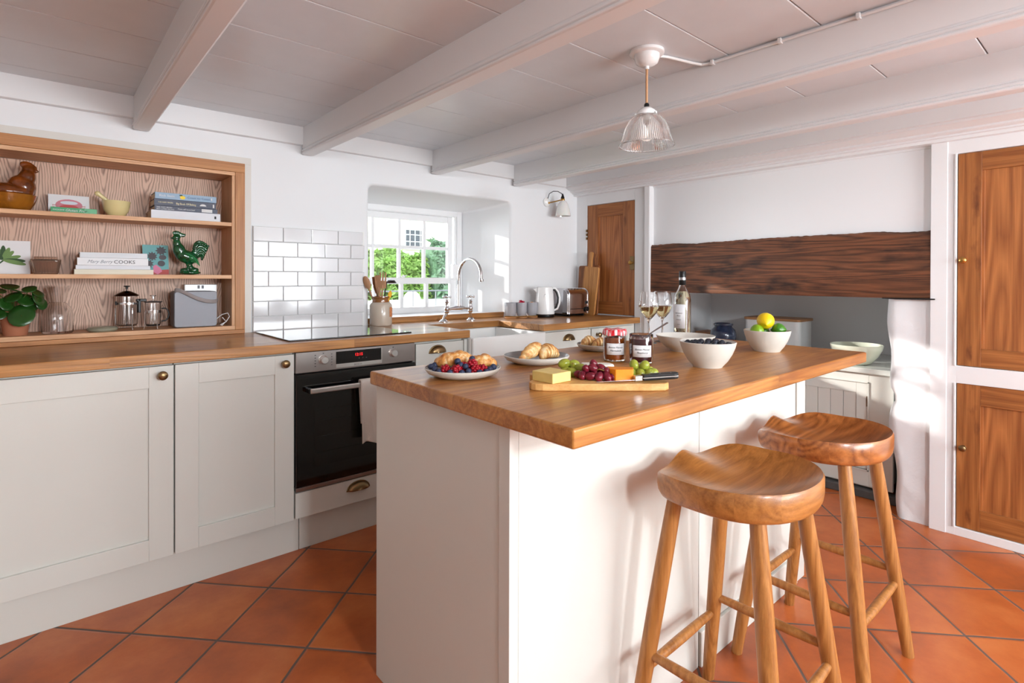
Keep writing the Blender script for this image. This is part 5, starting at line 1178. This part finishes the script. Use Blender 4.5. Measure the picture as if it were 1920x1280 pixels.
# bowls
def bowl(label, c, R_, h, rb, m=stonew):
    return tag(rv([(0, .004), (rb*.85, .004), (rb*.88, 0), (rb, 0), (rb*1.05, .004), (rb+(R_-rb)*.40, h*.26), (rb+(R_-rb)*.70, h*.53), (rb+(R_-rb)*.90, h*.79), (R_, h), (R_*.985, h+.0015), (R_*.955, h-.001), (rb+(R_-rb)*.84-.003, h*.78), (rb+(R_-rb)*.62-.003, h*.52), (rb+(R_-rb)*.3-.003, h*.27), (rb*.85, .012), (0, .010)], (c[0], c[1], TW), m, 'stoneware_bowl', seg=64), label, 'bowl', 'pale stoneware bowls on the island')
BB, B2, B3 = (1.602, .900), (1.880, 1.150), (2.122, .945)
bowl('pale stoneware bowl of blueberries nearest the stools', BB, .086, .079, .044)
bowl('wide shallow stoneware bowl behind the blueberry bowl', B2, .110, .060, .050)
bowl('stoneware bowl of lemons and limes near the island end', B3, .084, .080, .046)
q = random.Random(11); bb0 = None; k = 0
for (rr, n, z) in ((0, 1, .998), (.024, 6, .997), (.047, 12, .993), (.066, 16, .990)):
    for i in range(n):
        a = 2*PI*i/n+rr*20; p = Vector((BB[0]+rr*math.cos(a), BB[1]+rr*math.sin(a), z+q.uniform(-.0015, .004)))
        if bb0 is None:
            bb0 = dup(b0, p, 0); bb0.data = b0.data.copy(); bb0.data.materials.clear(); bb0.data.materials.append(blueb2); bb0['group'] = 'blueberries heaped in the near stoneware bowl'; bb0['label'] = 'dark blueberry among those heaped in the near stoneware bowl'; bb0.rotation_euler = (.3, .2, 0); bb0.scale = (.98, .98, .98)
        else:
            c_ = dup(bb0, p); c_.rotation_euler = (q.uniform(-1, 1), q.uniform(-1, 1), 0); c_['label'] = 'dark blueberry among those heaped in the near stoneware bowl'
tag(rv([(0, .016), (.034, .022), (.055, .040), (.064, .060), (0, .066)], (BB[0], BB[1], TW), blueb2, 'blueberries'), 'mass of dark blueberries filling the near bowl beneath the top layer', 'blueberries', kind='stuff')
lem = mat('lemon_peel', (246, 206, 16), .35, bump=.12, bscale=260, coat=.2); lime = mat('lime_peel', (126, 168, 26), .3, bump=.12, bscale=260, coat=.3); lime2 = mat('dark_lime_peel', (62, 124, 24), .3, bump=.12, bscale=260, coat=.3)
def citrus(name, label, p, r, m, rot, cat):
    pr = [(0, -1.30), (.10, -1.27), (.20, -1.12), (.42, -.98), (.78, -.66), (.98, -.2), (1, .1), (.86, .55), (.55, .90), (.25, 1.08), (.14, 1.18), (0, 1.22)]
    o = MB().lathe([(a*r, b_*r*(1.0 if cat == 'lemon' else .86)) for a, b_ in pr], seg=28).build(name, m, smooth=True, ang=2); o.location = p; o.rotation_euler = rot; return tag(o, label, cat)
citrus('lemon', 'bright yellow lemon on top of the limes', off(B3, -.002, .008, 1.036), .0320, lem, (.3, 1.25, .8), 'lemon')
citrus('lime', 'yellowish green lime at the left in the fruit bowl', off(B3, -.043, -.010, .998), .0265, lime, (1.4, .2, .9), 'lime')
citrus('lime', 'dark green lime at the right in the fruit bowl', off(B3, .042, -.006, 1.003), .0260, lime2, (1.5, .4, .3), 'lime')
citrus('lime', 'green lime at the back under the lemon', off(B3, .004, .044, .990), .0260, lime2, (1.5, .4, 1.3), 'lime')
citrus('lime', 'pale lime hidden below the lemon in the fruit bowl', off(B3, 0, -.01, .965), .0250, lime, (1.5, .4, 1.3), 'lime')
# wine glasses and bottle
def wineglass(label, c):
    t = thing('wine_glass', label, 'glass', (c[0], c[1], TW), group='two glasses of white wine')
    out = [(0, 0), (.034, 0), (.035, .0015), (.030, .003), (.010, .008), (.0045, .016), (.0036, .040), (.0036, .085), (.006, .098), (.016, .110), (.034, .132), (.0425, .155), (.0435, .168), (.040, .195), (.0355, .222)]
    inn = [(.0343, .222), (.0388, .195), (.0423, .168), (.0413, .155), (.0328, .1335), (.0150, .1135), (.004, .104), (0, .103)]
    rv(out+inn, (c[0], c[1], TW), glassm, 'glass_bowl', t, seg=48)
    rv([(0, .1035), (.0038, .1045), (.0146, .1145), (.0322, .1345), (.0405, .1545), (.0408, .157), (0, .157)], (c[0], c[1], TW), winem, 'wine', t, seg=48)
wineglass('left wine glass, half hidden behind the other one', (1.985, 1.390)); wineglass('right wine glass of white wine nearest the bottle', (2.080, 1.386))
t = thing('wine_bottle', 'clear white wine bottle with a black neck at the island back', 'bottle', (2.255, 1.395, TW)); c_ = (2.255, 1.395, TW)
rv([(0, .006), (.030, .002), (.036, 0), (.0385, .004), (.0385, .180), (.034, .205), (.020, .232), (.0148, .246), (.0142, .300), (.0152, .302), (.0152, .310), (.011, .310), (.011, .246), (.017, .230), (.031, .203), (.0355, .180), (.0355, .008), (0, .009)], c_, glassm, 'bottle_glass', t, seg=48)
rv([(0, .0095), (.0352, .0095), (.0352, .180), (.0308, .202), (.022, .2195), (0, .2195)], c_, mat('pale_wine', (238, 228, 190), 0, trans=1, ior=1.33), 'wine', t, seg=40)
rv([(0, .3125), (.0150, .3125), (.0158, .311), (.0158, .250), (.0150, .249), (.0150, .310), (0, .3105)], c_, black, 'foil', t, seg=36)
MB().lathe([(.0160, .272), (.0162, .272), (.0162, .284), (.0160, .284)], c_, 36).build('foil_band', mat('foil_silver', (190, 190, 194), .3, .8), t, smooth=True)
th = math.atan2(-c_[1], -c_[0])-.42; vs = []; fs = []; n = 14
for i in range(n+1):
    a = th-.75+1.5*i/n
    for z in (.050, .160): vs.append((c_[0]+.0390*math.cos(a), c_[1]+.0390*math.sin(a), TW+z))
for i in range(n): fs.append((2*i, 2*i+1, 2*i+3, 2*i+2))
o = MB().add(vs, fs).build('paper_label', paper, t, smooth=True, ang=3); s_ = o.modifiers.new('s', 'SOLIDIFY'); s_.thickness = .0004
for k, (tx, sz, zz) in enumerate((('Sauvignon', .0085, .118), ('Blanc', .0085, .106), ('FRANCE', .0060, .088), ('2018', .0060, .066))):
    tt = text(tx, sz, mat('label_grey', (130, 130, 134), .7) if k == 0 else bpy.data.materials['label_grey'], t, Matrix(), 'label_lettering', ext=.0002, center=True); org = ORIG[tt]
    for v in tt.data.vertices:
        p = v.co+org; a = th+p.x/.039; rad = .0396+p.z; v.co = Vector((c_[0]+rad*math.cos(a), c_[1]+rad*math.sin(a), TW+zz+p.y))-org
# cheese board
BO = Vector((.915, .985, 0)); U = Vector((.765, -.644, 0)); V = Vector((.644, .765, 0)); MBd = Matrix(((U.x, V.x, 0, BO.x), (U.y, V.y, 0, BO.y), (0, 0, 1, TW), (0, 0, 0, 1)))
pts = [(.012, .006), (.03, 0), (.30, 0), (.335, .004), (.348, .02), (.350, .05), (.350, .14), (.340, .158), (.32, .165), (.03, .165), (.012, .160), (.004, .148), (.004, .132), (.012, .118), (.018, .10), (.018, .08), (.010, .062), (.000, .045), (-.003, .028), (.002, .014)]
bd = wood('cheese_board_beech', (206, 148, 80), (238, 192, 124), 'X', 0, 1, .5)
cbd = MB().prism(pts, 'z', 0, .018, MBd).build('cheese_board', bd, bevel=.0025); tag(cbd, 'small pale wooden cheese board with a curved notch on the island', 'cheese board')
BT = TW+.0183
chd = mat('cheddar', (236, 208, 128), .5, vary=.05, vscale=30, sss=.2, bump=.1, bscale=90); org_ = mat('orange_cheese', (244, 146, 16), .45, sss=.2, bump=.1, bscale=60); bri = mat('brie_rind', (240, 236, 226), .8, bump=.3, bscale=90, vary=.03)
tag(MB().prism([(.950, 1.018), (.952, .946), (1.020, .948), (1.022, 1.026)], 'z', BT, BT+.025).build('cheddar_block', chd, bevel=.002), 'pale yellow block of cheddar cheese at the left of the board', 'cheese')
def bp(u, v, z): p = BO+U*u+V*v; return Vector((p.x, p.y, z))
a_ = [bp(u, v, 0) for u, v in ((.216, .030), (.262, .034), (.270, .070), (.206, .082), (.196, .060))]
tag(MB().prism([(p.x, p.y) for p in a_], 'z', BT, BT+.030).build('orange_cheese_wedge', org_, bevel=.0012), 'deep orange cheese wedge in the middle of the board', 'cheese')
a_ = [bp(u, v, 0) for u, v in ((.140, .112), (.215, .106), (.232, .120), (.226, .148), (.145, .156))]
tag(MB().prism([(p.x, p.y) for p in a_], 'z', BT, BT+.030).build('brie_slice', bri, bevel=.006, segs=3), 'white rinded soft cheese behind the red grapes', 'cheese')
def bunch(label, m, G_, stem_pts, s=(.0105, .0105, .0145), seed=1):
    q = random.Random(seed); c0 = G_[0]
    t = thing('grape_bunch', label, 'grapes', tuple(bp(c0[0], c0[1], BT)))
    first = None
    for (u, v, z, k) in G_:
        p = bp(u, v, BT+z); 
        if first is None: first = MB().ell((0, 0, 0), s, seg=18, rings=12).build('grape', m, t, smooth=True, ang=2, local=True); o = first
        else: o = dup(first, parent=t)
        o.location = p-ORIG[t]; o.rotation_euler = (q.uniform(.9, 1.6)*(1 if k else .4), q.uniform(-.3, .3), q.uniform(0, 6)); o.scale = (1, 1, 1)
    MB().tube([bp(u, v, BT+z) for u, v, z in stem_pts], .0013, 6).build('stalk', stemm, t, smooth=True)
bunch('green grape bunch just behind the cheddar', ggrape, [(0.100, 0.112, 0.0115, 1), (0.128, 0.116, 0.0115, 1), (0.114, 0.098, 0.0110, 1), (0.096, 0.122, 0.0310, 1), (0.124, 0.124, 0.0280, 1), (0.138, 0.104, 0.0210, 1), (0.142, 0.124, 0.0130, 1), (0.114, 0.130, 0.0120, 1)], [(0.110, 0.110, 0.0130), (0.116, 0.114, 0.0250), (0.118, 0.110, 0.0350)], (.0130, .0130, .0175), 2)
bunch('red grape bunch in the middle of the cheese board', rgrape, [(0.136, 0.058, 0.0105, 1), (0.154, 0.046, 0.0105, 1), (0.176, 0.040, 0.0105, 1), (0.196, 0.040, 0.0105, 1), (0.130, 0.074, 0.0105, 1), (0.146, 0.066, 0.0260, 1), (0.164, 0.062, 0.0290, 1), (0.186, 0.062, 0.0280, 1), (0.168, 0.076, 0.0360, 0), (0.198, 0.056, 0.0220, 1), (0.212, 0.048, 0.0100, 1), (0.168, 0.055, 0.0120, 1), (0.153, 0.080, 0.0140, 1), (0.183, 0.080, 0.0140, 1)], [(0.168, 0.060, 0.0220), (0.178, 0.050, 0.0280), (0.194, 0.046, 0.0240)], seed=3)
bunch('green grape bunch at the right behind the knife', ggrape, [(0.272, 0.096, 0.0105, 1), (0.294, 0.088, 0.0105, 1), (0.316, 0.084, 0.0105, 1), (0.330, 0.100, 0.0105, 1), (0.282, 0.110, 0.0300, 0), (0.308, 0.102, 0.0290, 0), (0.326, 0.116, 0.0120, 1), (0.295, 0.114, 0.0120, 1)], [(0.298, 0.100, 0.0140), (0.304, 0.104, 0.0260)], (.0125, .0125, .0145), 5)
t = thing('cheese_knife', 'small knife with a riveted black handle on the board edge', 'knife', tuple(bp(.20, .02, BT)))
k0, k1 = bp(.165, .012, BT+.0025), bp(.268, .018, BT+.0065); k2 = bp(.375, .026, BT+.0125); dk = (k2-k1).normalized(); up_ = Vector((0, 0, 1)); sd_ = dk.cross(up_).normalized()*-1
bl = [(k0, .001), (k0.lerp(k1, .35), .007), (k0.lerp(k1, .7), .009), (k1, .0095)]
vs = []; fs = []
for p, w_ in bl: vs += [tuple(p+Vector((0, 0, -.0012))), tuple(p+sd_*w_*2+Vector((0, 0, .0004))), tuple(p+Vector((0, 0, .0006)))]
for i in range(3):
    for k in range(3): j = (k+1) % 3; fs.append((3*i+k, 3*i+j, 3*i+3+j, 3*i+3+k))
fs += [(0, 1, 2), (9, 11, 10)]
MB().add(vs, fs).build('blade', chrome, t)
hM = Matrix(((dk.x, sd_.x, 0, k1.x), (dk.y, sd_.y, 0, k1.y), (dk.z, 0, 1, k1.z), (0, 0, 0, 1)))
MB().box(-.006, .014, -.001, .020, -.004, .009, hM).build('bolster', steelw, t, bevel=.002)
hd = MB().prism([(.0145, -.003), (.06, -.005), (.095, -.006), (.106, -.003), (.110, .008), (.108, .018), (.098, .023), (.06, .021), (.0145, .018)], 'z', -.004, .011, hM).build('handle', black, t, bevel=.003)
MB().prism([(.0145, -.0038), (.06, -.0058), (.100, -.0065), (.106, -.0035), (.06, -.0020), (.0145, -.001)], 'z', .0025, .0045, hM).build('tang', steelw, hd)
for x in (.035, .062, .090): MB().lathe([(0, 0), (.0022, 0), (0, .0006)], seg=10, M=hM @ Matrix.Translation((x, .008, .011))).build('rivet', steelw, hd)
